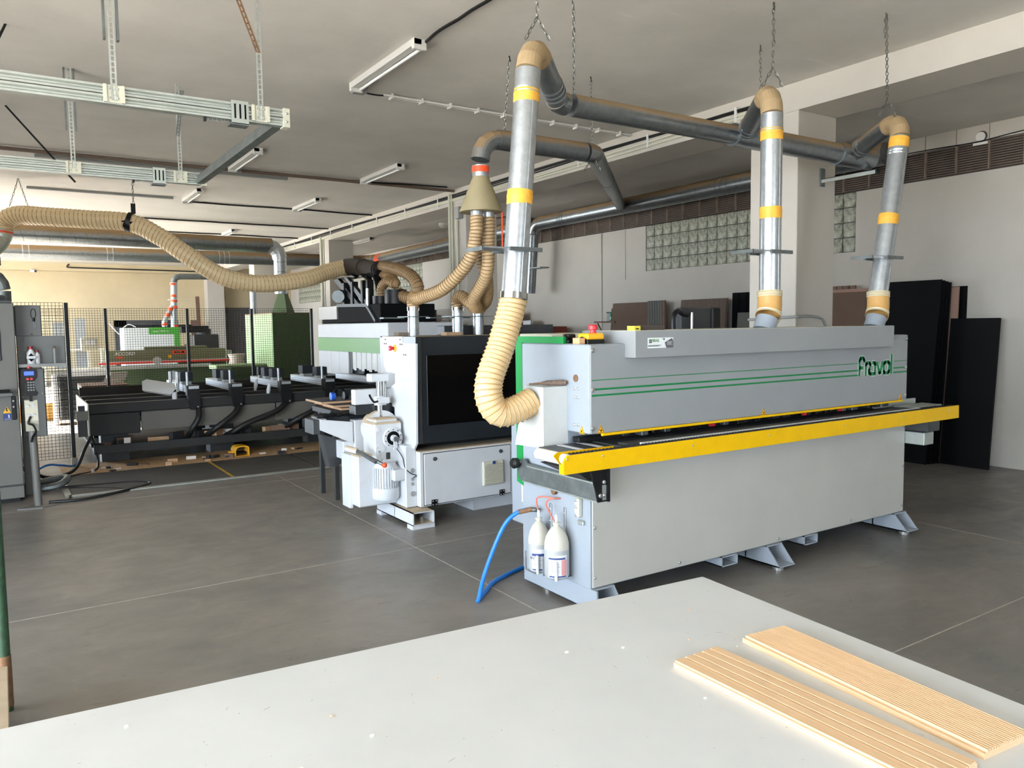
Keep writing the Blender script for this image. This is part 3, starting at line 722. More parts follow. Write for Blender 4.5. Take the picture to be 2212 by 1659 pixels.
def warn(parent, c, ax, s=.05):
    x, y, z = c
    def tri(k, dz): return [(-s*.5*k, -s*.4*k+dz), (s*.5*k, -s*.4*k+dz), (0, s*.55*k+dz)]
    def pr(poly, d0, d1, m, nm, par):
        if ax == 'y': return B().prism([(x+u, z+v) for u, v in poly], 'y', y-d1, y-d0).ob(nm, m, par)
        return B().prism([(y+u, z+v) for u, v in poly], 'x', x-d1, x-d0).ob(nm, m, par)
    o = pr(tri(1.0, 0), 0, .001, 'yellow_sign', 'warning_sign', parent)
    pr(tri(.86, 0), .001, .0014, 'black_matte', 'sign_border', o); pr(tri(.7, 0), .0014, .0018, 'yellow_sign', 'sign_field', o)
    pr([(-.2*s, .1*s), (0, -.1*s), (.02*s, .12*s), (.07*s, .12*s), (.06*s, -.06*s), (.2*s, .0), (.02*s, -.26*s), (-.1*s, -.1*s)], .0018, .0022, 'black_matte', 'sign_symbol', o)
for x in (2.697, 4.037, 5.582): warn(uf, (x, FY-.008, 1.026), 'y')
warn(ub, (FX0, 3.312, 1.022), 'x')
bolts(ub, [(FX0, 3.375, 1.247), (FX0, 3.342, 1.247), (FX0, 3.376, 1.199), (FX0, 3.343, 1.198), (FX0, 3.377, 1.047), (FX0, 3.344, 1.048)], (-1, 0, 0), .009)
o = B().tube([(FX0, 3.362, 1.304), (FX0-.004, 3.362, 1.304), (FX0-.006, 3.362, 1.304)], [.02, .02, .012], 16).ob('grommet', 'rust', ub)
# hood on top
hb = B().prism([(3.156, 1.413), (3.156, 1.558), (3.62, 1.558), (3.62, 1.488), (3.25, 1.488), (3.25, 1.413)], 'x', 2.872, 5.338).ob('top_hood', 'fravol_front', fm)
bx('top_hood_lip', 'cream', fm, 2.874, 5.336, 3.16, 3.6, 1.558, 1.560)
for (x, y) in ((4.235, 3.38), (5.475, 3.38)):
    B().tube([(x-.03, y, 1.545), (x+.004, y, 1.625)], RD+.002, 22).ob('hood_outlet', 'fravol_grey', fm)
# sticker
mat('sticker_white', (232, 234, 234), .4); mat('sticker_grey', (92, 92, 94), .5); mat('sticker_green', (88, 132, 54), .5); mat('sticker_dark', (64, 82, 60), .5)
ys = 3.156
st = bx('sticker', 'sticker_white', hb, 2.96, 3.153, ys-.001, ys, 1.462, 1.519)
B().prism([(3.087, 1.492), (3.142, 1.515), (3.153, 1.50), (3.153, 1.462), (3.10, 1.462)], 'y', ys-.0015, ys-.001).ob('sticker_corner', 'sticker_grey', st)
text('sticker_text', 'BRAS', .022, 'sticker_green', st, (2.994, ys-.0013, 1.496), (1, 0, 0), (0, 0, 1), .0003, offset=.0006)
for i in range(2):
    for j in range(2): bx('sticker_mark', 'sticker_dark', st, 2.970+i*.011, 2.9795+i*.011, ys-.0015, ys-.001, 1.490+j*.011, 1.4995+j*.011)
B().prism([(3.075, 1.508), (3.084, 1.504), (3.089, 1.513), (3.080, 1.517)], 'y', ys-.0015, ys-.001).ob('sticker_mark', 'sticker_dark', st)
bx('sticker_mark', 'sticker_dark', st, 3.067, 3.0715, ys-.0015, ys-.001, 1.512, 1.5165)
for k in range(3): bx('sticker_line', 'sticker_white', st, 3.105, 3.146-.008*(k == 1), ys-.0018, ys-.0014, 1.4935-k*.007, 1.4955-k*.007)
for z, x1 in ((1.4755, 3.06), (1.471, 3.045)): bx('sticker_line', 'sticker_dark', st, 2.962, x1, ys-.0015, ys-.001, z, z+.003)
# emergency stop on top
eb = bx('emergency_stop_box', 'yellow_sign', fm, 2.68, 2.80, 3.33, 3.42, 1.512, 1.548, .008)
bx('box_base', 'black', eb, 2.678, 2.802, 3.328, 3.422, 1.488, 1.514, .004)
B().tube([(2.677, 3.37, 1.508), (2.67, 3.37, 1.508)], .022, 16).ob('cable_gland', 'black', eb)
B().lathe([(.02, 1.548), (.02, 1.556), (.016, 1.557), (.016, 1.566), (.026, 1.569), (.027, 1.588), (.022, 1.595), (0, 1.596)], (2.755, 3.375, 0), 18).ob('stop_button', 'red', eb)
mat('wood_block', (206, 160, 116), .7)
tag(bx('wood_block', 'wood_block', None, 2.63, 2.672, 3.34, 3.40, 1.4905, 1.524, .003), 'small raw wood block beside the emergency stop box', 'block')
# green end frame and rear cover
gf = B().prism([(3.47, 1.492), (3.47, 1.53), (3.955, 1.53), (3.955, .64), (3.885, .62), (3.885, 1.492)], 'x', FX0-.002, FX0+.02).ob('green_end_frame', 'green_bright', fm)
bx('rear_cover', 'cream', fm, FX0+.02, FX1-.05, 3.62, 3.95, .5, 1.545, .01)
bx('rear_base', 'fravol_grey', fm, FX0+.03, FX1-.05, 3.85, 3.94, .1, .5)
lt = bx('cover_latch', 'black', fm, 2.64, 2.70, 3.455, 3.50, 1.494, 1.545, .006); B().tube([(2.638, 3.47, 1.52), (2.66, 3.47, 1.52)], .018, 12).ob('latch_roller', 'black_matte', lt); bx('latch_plate', 'steel_shiny', lt, 2.632, 2.64, 3.475, 3.49, 1.496, 1.545)
# side dust box with hose spigot
sb = B(); fa = [(3.625, 1.259), (3.728, .909), (3.444, .922), (3.444, 1.257)]; XA = 2.461
sb.prism(fa, 'x', XA, FX0+.001); o = sb.ob('dust_box', 'cream', fm); o.data.materials[0] = mat('dust_box_white', (196, 198, 194), .42, var=.04)
B().ring((XA-.01, 3.549, 1.176), (1, 0, 0), .074, .05, .006).ob('spigot_clamp', 'clear_cuff', o)
# front rail and feed track
yr = B().prism([(2.30, .853), (2.30, .92), (2.325, .948), (6.05, .949), (6.054, .853)], 'y', 3.05, 3.062).ob('yellow_rail', 'yellow', fm)
bx('rail_back', 'yellow', yr, 2.305, 6.05, 3.062, 3.095, .853, .90)
bolts(yr, [(2.32, 3.05, .93), (2.55, 3.05, .925), (3.2, 3.05, .915), (3.85, 3.05, .915), (4.6, 3.05, .915), (5.3, 3.05, .915), (5.9, 3.05, .92)], (0, -1, 0), .006)
B().tube([(2.335, 3.062, .925), (2.335, 3.10, .925)], .027, 18).ob('rail_wheel', 'white_plastic', fm)
fc = B()
for k in range(148): fc.tube([(2.37+k*.0247, 3.066, .9405), (2.37+k*.0247, 3.098, .9405)], .0125, 6)
o = fc.ob('feed_chain', 'rubber', fm); o['kind'] = 'stuff'
bx('guide_strip', 'white_plastic', fm, 2.88, 5.62, 3.105, 3.135, .90, .953, .002)
bx('feed_bed', 'dark_steel', fm, 2.75, 6.0, 3.135, 3.42, .90, .945, .003)
fb = B()
for k in range(84): fb.box(2.80+k*.037, 2.832+k*.037, 3.14, 3.22, .945, .951)
o = fb.ob('feed_pads', 'charcoal', fm); o['kind'] = 'stuff'
ip = B().prism([(2.345, .925), (2.37, .94), (2.88, .938), (2.88, .87), (2.50, .83), (2.40, .86)], 'y', 3.195, 3.203).ob('inner_plate', 'yellow', fm)
B().prism([(2.40, .86), (2.62, .86), (2.62, .74), (2.53, .80)], 'y', 3.2, 3.4).ob('belt_support', 'dark_steel', fm)
B().tube([(2.41, 3.21, .902), (2.41, 3.42, .902)], .032, 18).ob('infeed_roller', mat('roller_white', (222, 214, 204), .5, var=.1, scale=20), fm)
bx('infeed_belt', 'charcoal', fm, 2.41, 2.78, 3.205, 3.42, .932, .938)
for x in (2.52, 2.66): bx('belt_stripe', 'white_plastic', fm, x, x+.035, 3.215, 3.41, .9375, .9395)
bx('fence_guide', 'black', fm, 2.64, 5.6, 3.36, 3.42, .945, .975, .004)
# tools half hidden in the gap
rnd = random.Random(3)
for k in range(26):
    x = 2.95+k*.102
    h = rnd.uniform(.03, .055); w_ = rnd.uniform(.025, .07)
    bx('tool_unit', rnd.choice(['black', 'black_matte', 'dark_steel', 'dark_steel', 'galv_dull']), fm, x, x+w_, 3.30+rnd.uniform(0, .05), 3.43, .955, .955+h, .004)
for x in (3.12, 3.42, 4.0, 4.35, 4.8, 5.3): B().tube([(x, 3.29, .985), (x+.035, 3.29, .985)], .016, 10).ob('tool_motor', 'steel_shiny', fm)
for x in (3.6, 4.5, 4.9): bx('tool_tag', 'red', fm, x, x+.04, 3.285, 3.30, .965, .985)
bx('outfeed_plate', 'galv_rail', fm, 5.6, 5.98, 3.14, 3.3, .945, .955, .003)
bx('outfeed_fence', 'galv_rail', fm, 5.4, 5.95, 3.33, 3.35, .945, .99)
# cross bars carrying the rail
cb = B().prism([(3.865, .79), (3.90, .72), (3.88, .665), (3.12, .665), (3.12, .76), (3.80, .775), (3.82, .80)], 'x', 2.588, 2.60).ob('cross_bar', 'galv_dull', fm)
bx('cross_bar_lip', 'galv_rail', cb, 2.575, 2.60, 3.125, 3.83, .66, .668); bx('cross_bar_lip', 'galv_rail', cb, 2.575, 2.60, 3.125, 3.78, .757, .765)
bx('cross_bar_slide', 'galv_rail', fm, 2.60, 2.624, 3.11, 3.80, .675, .755)
rb = B().prism([(2.515, .862), (2.634, .862), (2.634, .665), (2.572, .665), (2.56, .72)], 'y', 3.115, 3.125).ob('rail_bracket', 'black', fm)
bolts(rb, [(2.612, 3.115, .77), (2.612, 3.115, .70), (2.585, 3.115, .70)], (0, -1, 0), .012, h=.01)
bx('bracket_flange', 'black', rb, 2.628, 2.642, 3.10, 3.24, .665, .86)
B().tube([(2.58, 3.885, .766), (2.55, 3.885, .766), (2.535, 3.885, .766)], [.03, .033, .02], 16).ob('clamp_knob', 'black', fm)
B().tube([(2.62, 3.85, .775), (2.575, 3.88, .768)], .01, 10).ob('clamp_screw', 'screw', fm)
rbx = B().box(5.668, 5.80, 3.10, 3.27, .67, .765, .004).ob('cross_bar', 'galv_rail', fm)
bx('cross_bar_arm', 'charcoal', fm, 5.66, 5.82, 3.07, 3.3, .775, .85)
# feet: cut channel sections and fork pockets
for x in (2.633, 4.075, 5.53):
    f_ = B()
    prof = [(3.13, .03), (3.9, .03), (3.9, .15), (3.235, .15)]
    f_.prism(prof, 'x', x, x+.008); f_.prism(prof, 'x', x+.142, x+.15); f_.box(x, x+.15, 3.13, 3.9, .03, .038); f_.box(x, x+.15, 3.23, 3.9, .143, .151); f_.box(x, x+.15, 3.40, 3.41, .03, .15)
    o = f_.ob('foot', 'fravol_grey', fm)
    B().tube([(x+.06, 3.19, 0), (x+.06, 3.19, .03)], .035, 14).ob('levelling_pad', 'screw', fm)
    B().tube([(x+.075, 3.75, 0), (x+.075, 3.75, .03)], .035, 14).ob('levelling_pad', 'screw', fm)
bx('plinth', 'fravol_grey', fm, 2.63, 2.64, 3.2, 3.9, .035, .15)
for x in (3.66, 4.47):
    f_ = B(); f_.box(x, x+.006, 3.24, 3.9, .085, .15); f_.box(x+.14, x+.146, 3.24, 3.9, .085, .15); f_.box(x, x+.146, 3.24, 3.9, .085, .092); f_.box(x, x+.146, 3.24, 3.9, .143, .15); f_.box(x, x+.146, 3.45, 3.46, .085, .15)
    f_.ob('fork_pocket', 'fravol_grey', fm)
# fittings on the end panel
B().tube([(FX0, 3.557, .647), (FX0-.02, 3.557, .647), (FX0-.024, 3.557, .647)], [.022, .022, .016], 16).ob('end_plug', 'rust', fm)
lx = bx('end_latch', 'cream', fm, FX0-.03, FX0, 3.31, 3.35, .54, .65, .006); bolts(lx, [(FX0-.03, 3.33, .635), (FX0-.03, 3.33, .60), (FX0-.03, 3.33, .555)], (-1, 0, 0), .01); bx('latch_keeper', 'galv_rail', lx, FX0-.02, FX0, 3.285, 3.335, .50, .525, .004)
for y, z0, z1 in ((3.604, .22, .565), (3.467, .2, .565)):
    h_ = bx('bottle_hanger', 'galv_bare', fm, FX0-.008, FX0, y-.01, y+.01, z0, z1, .002); bolts(h_, [(FX0-.008, y, z1-.03), (FX0-.008, y, z1-.1)], (-1, 0, 0), .006)
mat('tube_red', (206, 110, 92), .4)
B().tube(spl([(FX0, 3.51, .609), (2.58, 3.53, .612), (2.56, 3.60, .612), (2.56, 3.66, .585), (2.56, 3.645, .52)], 6), .0045, 6).ob('dosing_tube', 'tube_red', fm)
B().tube(spl([(FX0, 3.51, .609), (2.58, 3.545, .605), (2.56, 3.565, .575), (2.55, 3.50, .52), (2.545, 3.465, .50)], 6), .0045, 6).ob('dosing_tube', 'tube_red', fm)
B().tube([(FX0, 3.72, .5), (2.57, 3.70, .515), (2.55, 3.72, .515)], [.012, .014, .014], 10).ob('air_inlet', 'galv_dull', fm)
bx('control_unit', 'fravol_grey', fm, 3.0, 5.4, 4.2, 4.6, .2, 1.1, .01)
mo = bx('monitor', 'charcoal', fm, 4.52, 4.88, 4.44, 4.50, 1.35, 1.72, .01); bx('monitor_edge', 'black', mo, 4.86, 4.96, 4.42, 4.52, 1.35, 1.72, .01)
B().cyl((4.6, 4.4, 1.1), (4.6, 4.4, 1.68), .014, n=10).ob('monitor_post', 'steel_shiny', mo); B().tube(spl([(4.38, 4.38, 1.5), (4.38, 4.38, 1.64), (4.44, 4.4, 1.69), (4.53, 4.43, 1.67), (4.6, 4.45, 1.66)], 6), .02, 8).ob('monitor_cable', 'black', mo)
# ------------------------------------------------------------------ things on the grey machine
mat('bottle_plastic', (196, 192, 178), .35, var=.05, scale=10, spec=.4); mat('bottle_liquid', (168, 171, 170), .4); mat('label_white', (214, 214, 218), .5); mat('label_blue', (42, 66, 124), .5); mat('label_red', (214, 150, 150), .5); mat('label_ink', (70, 72, 90), .6)
def jug(c, r, lab, back):
    x, y, z = c
    t = thing('fluid_bottle', lab, 'bottle', c)
    B().lathe([(r*.9, 0), (r, .012), (r, .15), (r*.995, .16)], c, 24).ob('bottle_liquid', 'bottle_liquid', t)
    B().lathe([(r*.995, .158), (r*.98, .19), (r*.86, .225), (r*.6, .26), (r*.36, .28), (r*.24, .287), (r*.24, .295), (r*.32, .297), (r*.32, .305), (r*.26, .308), (0, .309)], c, 24).ob('bottle_shoulder', 'bottle_plastic', t)
    B().lathe([(.009, .30), (.009, .345), (.006, .35)], c, 10).ob('spout', 'white_plastic', t)
    def patch(name, m, a0, a1, z0, z1, k=1.006, par=None):
        n = 8; vs = []; fs = []
        for i in range(n+1):
            a = a0+(a1-a0)*i/n
            for zz in (z0, z1):
                for rr in (r*k, r*.99): vs.append((x+rr*math.cos(a), y+rr*math.sin(a), z+zz))
        for i in range(n):
            o_ = i*4; fs += [(o_, o_+4, o_+6, o_+2), (o_+2, o_+6, o_+7, o_+3), (o_+1, o_, o_+4, o_+5)[::1]]
        return B().add(vs, fs).ob(name, m, par or t)
    lb = patch('label', 'label_white', R(195), R(285) if not back else R(270), .01, .135)
    patch('label_band', 'label_blue', R(195), R(275) if not back else R(268), .112 if not back else .095, .122 if not back else .11, 1.01, lb)
    patch('label_band', 'label_blue', R(198), R(280), .012, .02, 1.01, lb)
    if not back: patch('label_tint', 'label_red', R(255), R(283), .022, .11, 1.009, lb)
    for k in range(5): patch('label_line', 'label_ink', R(200), R(238+6*(k % 3)), .098-k*.013, .0995-k*.013, 1.012, lb)
    return t
t = jug((2.555, 3.632, .178), .064, 'translucent fluid bottle with stained shoulder, behind the other bottle', True)
text('label_text', 'LP I5', .02, 'label_ink', t, (2.4885, 3.625, .255), (0, -1, 0), (0, 0, 1), .0004)
t = jug((2.545, 3.447, .19), .071, 'translucent fluid bottle with red and blue label on the end panel', False)
o = thing('bottle_rack', 'thin galvanised rack holding the two fluid bottles', 'rack', (2.59, 3.54, .17))
for y, z, r_ in ((3.632, .172, .066), (3.447, .184, .073)):
    bx('rack_shelf', 'galv_bare', o, 2.50, FX0, y-.05, y+.05, z-.004, z+.004)
    bx('rack_clip', 'white_plastic', o, 2.548-r_*.75, 2.556-r_*.75, y-.066, y-.05, z, z+.11); bx('rack_clip', 'galv_bare', o, 2.548-r_*.75, 2.556-r_*.75, y+.056, y+.066, z, z+.11)
mat('blue_hose', (24, 118, 206), .35)
t = thing('air_hose', 'blue air hose looping from the end panel to the floor', 'hose', (2.35, 3.85, 0))
B().tube(spl([(2.55, 3.72, .515), (2.50, 3.76, .50), (2.44, 3.80, .44), (2.38, 3.83, .31), (2.30, 3.83, .14), (2.235, 3.79, .02), (2.24, 3.80, .013), (2.37, 3.92, .013), (2.5, 4.03, .012), (2.75, 4.14, .012), (3.0, 4.2, .012)], 8), .0125, 10).ob('hose_tube', 'blue_hose', t)
B().tube([(2.56, 3.71, .517), (2.50, 3.757, .50)], .015, 12).ob('hose_coupling', 'rust', t)
t = thing('hand_tool', 'rusty folding hand tool lying on the white dust box', 'tool', (2.53, 3.5, 1.258))
B().tube([(2.475, 3.60, 1.266), (2.53, 3.53, 1.272)], [.004, .007], 8).ob('tool_blade', 'rust', t); B().tube([(2.52, 3.54, 1.272), (2.54, 3.515, 1.274), (2.60, 3.445, 1.277), (2.61, 3.43, 1.276)], [.009, .014, .016, .012], 10).ob('tool_handle', mat('tool_wood', (110, 92, 80), .8, var=.4, scale=60), t)
tag(bx('paper_note', mat('note_yellow', (224, 208, 70), .6), None, 2.94, 2.985, 3.24, 3.30, 1.56, 1.585), 'small yellow note block standing on the grey hood', 'note')
bx('note_scribble', 'black_matte', bpy.data.objects['paper_note'], 2.95, 2.972, 3.2385, 3.24, 1.566, 1.572)
tag(bx('dark_bar', mat('bar_brown', (76, 66, 62), .6, var=.15), None, 2.99, 3.2, 3.27, 3.31, 1.56, 1.588, .002), 'short dark brown bar lying behind the yellow note', 'bar')
# ------------------------------------------------------------------ white and black edge bander
em = thing('edge_bander', 'white edge bander with a black windowed hood and a geared motor', 'machine', (3.4, 5.9, 0))
EY = 5.567
# frame leg: hollow box section
f_ = B(); x0, x1, y0, y1, z0, z1 = 2.635, 2.823, 5.46, 6.16, .03, .135; t_ = .008
f_.box(x0, x0+t_, y0, y1, z0, z1); f_.box(x1-t_, x1, y0, y1, z0, z1); f_.box(x0, x1, y0, y1, z0, z0+t_); f_.box(x0, x1, y0, y1, z1-t_, z1); f_.box(x0, x1, 5.8, 5.81, z0, z1)
f_.ob('leg_beam', 'paint_white_dusty', em)
for y in (5.46, 6.06): bx('foot_pad', 'paint_white', em, 2.63, 2.825, y, y+.1, 0, .032)
B().tube([(2.73, 5.50, .038), (2.73, 5.50, .085)], .012, 6).ob('anchor_bolt', 'screw', em)
f2 = bx('leg_beam', 'paint_white', em, 5.2, 5.4, 5.46, 6.2, .0, .135)
bx('base_rail', 'paint_white', em, 3.35, 5.4, 5.75, 6.2, .0, .145)
lc = bx('lower_cabinet', 'paint_white_dusty', em, 2.755, 3.655, EY, 6.25, .142, .595, .006)
lc2 = bx('lower_cabinet', 'paint_white_dusty', em, 3.66, 5.5, EY, 6.25, .142, .595, .006)
dr = bx('cabinet_door', 'paint_white', em, 2.792, 3.618, EY-.008, EY+.004, .157, .572, .003)
bx('door_gap', 'charcoal', lc, 2.786, 3.624, EY-.001, EY+.001, .151, .578)
for x, z in ((2.887, .526), (3.518, .527)):
    o = B().tube([(x, EY-.008, z), (x, EY-.016, z), (x, EY-.018, z)], [.016, .016, .011], 16).ob('door_lock', 'charcoal', dr); bx('key_slot', 'screw', o, x-.002, x+.002, EY-.0195, EY-.017, z-.008, z+.008)
for x in (2.875, 3.526):
    h_ = bx('hinge', 'black', dr, x-.026, x+.026, EY-.016, EY-.006, .145, .195, .003); bolts(h_, [(x+s*.014, EY-.016, z) for s in (-1, 1) for z in (.155, .184)], (0, -1, 0), .005)
vt = bx('vent_frame', 'cream', dr, 3.333, 3.537, EY-.026, EY-.006, .248, .455, .006)
for k in range(11): B().prism([(EY-.038, .262+k*.0165), (EY-.024, .272+k*.0165), (EY-.024, .277+k*.0165), (EY-.040, .266+k*.0165)], 'x', 3.342, 3.528).ob('vent_louvre', 'cream', vt)
bx('vent_logo', 'label_blue', vt, 3.42, 3.445, EY-.043, EY-.036, .43, .455)
d2_ = bx('cabinet_door', 'paint_white', em, 3.70, 5.4, EY-.008, EY+.004, .157, .572, .003)
# black hood with window
hd = bx('hood', 'dark_panel', em, 2.757, 4.95, EY, 6.3, .655, 1.515, .008)
bx('hood_corner_post', 'charcoal', hd, 2.755, 2.79, EY-.006, EY+.002, .657, 1.513, .003)
wn = bx('hood_window', 'dark_glass', em, 2.836, 4.85, EY-.004, EY+.004, .80, 1.365, .002)
for k in range(5): pass
bx('hood_top_dust', mat('dust_top', (150, 136, 112), .9, var=.2, scale=14), hd, 2.76, 4.94, EY+.01, 6.28, 1.5145, 1.5165)
bx('hood_base', 'dark_panel', em, 2.80, 4.95, EY+.22, 6.2, .59, .66)
# shaped white side panel
poly = [(6.157, 1.514), (5.756, 1.516), (5.759, 1.462), (5.520, 1.462), (5.547, .668), (5.591, .618), (5.778, .632), (5.945, .827), (5.940, .925), (6.013, .938), (6.003, 1.095), (5.919, 1.127), (5.915, 1.212), (6.09, 1.216), (6.134, 1.266)]
sp = B().prism(poly, 'x', 2.72, 2.737).ob('side_panel', 'paint_white', em)
bx('side_panel_cap', 'dark_panel', em, 2.722, 2.757, 5.525, 5.756, 1.462, 1.515)
bolts(sp, [(2.72, 6.09, 1.49), (2.72, 5.80, 1.492), (2.72, 6.11, 1.455), (2.72, 6.075, 1.455), (2.72, 5.80, 1.453), (2.72, 5.765, 1.453), (2.72, 5.735, 1.37), (2.72, 5.70, 1.37)], (-1, 0, 0), .007, 'charcoal')
o = B().tube([(2.72, 5.903, 1.42), (2.712, 5.903, 1.42), (2.708, 5.903, 1.42)], [.03, .03, .018], 18).ob('stop_ring', 'yellow_sign', em)
B().tube([(2.71, 5.903, 1.42), (2.69, 5.903, 1.42), (2.685, 5.903, 1.42), (2.668, 5.903, 1.42), (2.662, 5.903, 1.42)], [.014, .014, .021, .021, .014], 16).ob('stop_button', 'red', o)
# feed conveyor arm
bx('conveyor_arm', 'dark_panel', em, 2.14, 5.0, 6.2, 6.34, .80, .865, .004)
fc = B()
for k in range(36): fc.box(2.16+k*.06, 2.20+k*.06, 6.1, 6.3, .862, .88, .004)
o = fc.ob('conveyor_pads', 'black_matte', em); o['kind'] = 'stuff'
bx('conveyor_end', 'charcoal', em, 2.08, 2.14, 6.12, 6.33, .73, .85, .004)
B().prism([(2.135, .852), (2.135, .765), (2.41, .632), (2.41, .812)], 'y', 6.1, 6.14).ob('wedge_cover', 'paint_white', em)
B().prism([(2.135, .852), (2.135, .765), (2.20, .735), (2.20, .85)], 'y', 6.14, 6.3).ob('wedge_side', 'paint_white', em)
bx('drive_cover', 'paint_white', em, 2.425, 2.62, 6.1, 6.3, .5, .825, .005)
bx('drive_cover_back', 'paint_white', em, 2.33, 2.43, 6.12, 6.3, .5, .65, .005)
B().prism([(2.21, .70), (2.40, .64), (2.42, .5), (2.34, .42), (2.27, .42)], 'y', 6.28, 6.4).ob('belt_guard', 'charcoal', em)
bx('lower_drive_box', 'paint_white_dusty', em, 2.325, 2.66, 5.80, 6.06, .155, .575, .010)
bx('lower_drive_flap', 'paint_white', em, 2.30, 2.33, 5.93, 6.09, .13, .57, .004)
# gearbox and motor
gx0, gx1, gy0, gy1, gz0, gz1 = 2.455, 2.70, 5.76, 6.0, .497, .83
gb_ = bx('gearbox', 'paint_white_dusty', em, gx0, gx1, gy0, gy1, gz0, gz1, .014)
bx('gearbox_lid', 'paint_white_dusty', gb_, gx0+.02, gx1-.03, gy0+.02, gy1-.02, gz1-.005, gz1+.028, .01)
B().tube([(2.60, 5.93, .76), (2.60, 6.03, .76)], .15, 28).ob('flange_disc', 'paint_white_dusty', em)
c = Vector((2.612, gy0, .70))
B().tube([c, c+Vector((0, -.012, 0)), c+Vector((0, -.016, 0))], [.085, .085, .08], 28).ob('output_cover', 'paint_white', gb_)
B().tube([c+Vector((0, -.0165, 0)), c+Vector((0, -.018, 0))], .056, 24).ob('output_recess', 'black_matte', gb_)
o = B().tube([c+Vector((0, -.015, 0)), c+Vector((0, -.05, 0)), c+Vector((0, -.05, 0)), c+Vector((0, -.085, 0))], [.028, .026, .018, .018], 16).ob('output_shaft', 'paint_white', gb_)
B().tube([c+Vector((0, -.06, 0)), c+Vector((0, -.095, 0))], .02, 14).ob('encoder', 'galv_dull', o)
bx('torque_tab', 'paint_white', o, 2.60, 2.632, gy0-.05, gy0-.04, .605, .69, .003)
bolts(gb_, [(c.x+.07*math.cos(a), gy0-.016, c.z+.07*math.sin(a)) for a in [k*math.pi/5+.3 for k in range(10)]], (0, -1, 0), .005, 'charcoal')
bolts(gb_, [(2.478, gy0, .63), (2.478, gy0, .53), (2.51, gy0, .53)], (0, -1, 0), .011)
B().tube([(2.51, gy0, .625), (2.51, gy0-.006, .625)], .035, 20).ob('blank_cap', 'paint_white', gb_)
for z in (.76, .565): bx('cast_lug', 'paint_white', gb_, 2.475, 2.505, gy0-.006, gy0+.002, z, z+.04, .003)
bx('rating_plate', 'charcoal', gb_, 2.553, 2.588, gy0-.002, gy0, .53, .585)
mt = B().lathe([(.10, .30), (.10, .47), (.085, .49), (.085, .505)], (2.56, 5.80, 0), 28).ob('motor', 'paint_white', em)
for k in range(20):
    a = math.pi*(1.0+k/16); x, y = 2.56+.1*math.cos(a), 5.80+.1*math.sin(a); n = Vector((math.cos(a), math.sin(a), 0)); s = Vector((-n.y, n.x, 0))*.0025
    p = [Vector((x, y, 0))-s, Vector((x, y, 0))+s, Vector((x, y, 0))+s+n*.012, Vector((x, y, 0))-s+n*.012]
    B().prism([(q.x, q.y) for q in p], 'z', .30, .465).ob('cooling_fin', 'paint_white', mt)
B().lathe([(.06, .195), (.10, .202), (.113, .22), (.113, .30), (.11, .303)], (2.56, 5.80, 0), 28).ob('fan_cowl', 'paint_white', mt)
bx('terminal_box', 'paint_white', mt, 2.565, 2.67, 5.64, 5.74, .365, .455, .008)
B().tube(spl([(2.62, 5.70, .62), (2.65, 5.66, .55), (2.66, 5.64, .47), (2.70, 5.62, .42), (2.74, 5.6, .40), (2.72, 5.64, .38), (2.66, 5.70, .385)], 6), .004, 6).ob('motor_cable', 'black', mt)
pc = bx('pedestal', 'paint_white', em, 2.66, 2.757, 5.63, 5.9, .14, .645, .006)
for z, r_ in ((.44, .02), (.37, .014), (.33, .014), (.25, .022)): B().tube([(2.72, 5.63, z), (2.72, 5.622, z)], r_, 14).ob('cable_port', 'grey_box', pc)
# tension rod with red knob
tr = B().tube([(2.31, 5.80, .625), (2.36, 5.52, .56), ], .013, 12).ob('tension_rod', 'galv_dull', em)
B().tube([(2.26, 5.86, .635), (2.27, 5.83, .632), (2.315, 5.78, .618)], .024, 14).ob('rod_sleeve', 'paint_white_dusty', em)
B().tube([(2.315, 5.785, .62), (2.45, 5.60, .525)], .014, 12).ob('tension_rod', 'galv_dull', em)
B().lathe([(.001, -.022), (.018, -.014), (.021, 0), (.018, .014), (.001, .022)], (2.46, 5.585, .518), 14).ob('rod_knob', 'tape_orange', em)
tr.hide_render = False
# height post with clamp block
B().cyl((2.59, 5.95, .80), (2.59, 5.95, 1.17), .024, n=18).ob('guide_post', 'steel_shiny', em)
B().cyl((2.64, 5.97, .95), (2.64, 5.97, 1.17), .02, n=14).ob('guide_post', 'steel_shiny', em)
bx('post_head', 'paint_white', em, 2.50, 2.66, 5.90, 6.0, 1.15, 1.215, .006)
bx('guide_arm', 'paint_white', em, 2.395, 2.74, 6.0, 6.08, .96, 1.085, .006)
bx('guide_arm_base', 'dark_panel', em, 2.39, 2.745, 5.99, 6.12, .88, .958, .006)
cb_ = B().tube([(2.59, 5.95, .955), (2.59, 5.95, 1.03)], .045, 20).ob('clamp_ring', 'paint_white', em)
bx('clamp_lug', 'paint_white', cb_, 2.545, 2.66, 5.89, 5.92, .965, 1.02, .01)
B().tube(spl([(2.55, 5.895, .99), (2.51, 5.88, .99), (2.48, 5.875, 1.03), (2.47, 5.87, 1.05)], 5), .009, 8).ob('clamp_lever', 'black', cb_)
# dust outlets with slide gates
for i, (x, y, z) in enumerate(EO):
    o = B().cyl((x, y, 1.51), (x, y, 1.765), .047, n=20).ob('dust_outlet', 'galv_bare', em)
    for h in (1.58, 1.64, 1.70, 1.735): B().ring((x, y, h), (0, 0, 1), .047, .01, .003).ob('outlet_collar', 'galv_bare', o)
    B().ring((x, y, 1.745), (0, 0, 1), .05, .03, .003).ob('hose_clamp', 'steel_shiny', o)
    g = bx('slide_gate', 'galv_dull', o, x-.09, x+.1, y-.09, y+.12, 1.676, 1.682); bx('gate_handle', 'galv_dull', g, x-.28, x-.09, y-.02, y+.06, 1.664, 1.674)
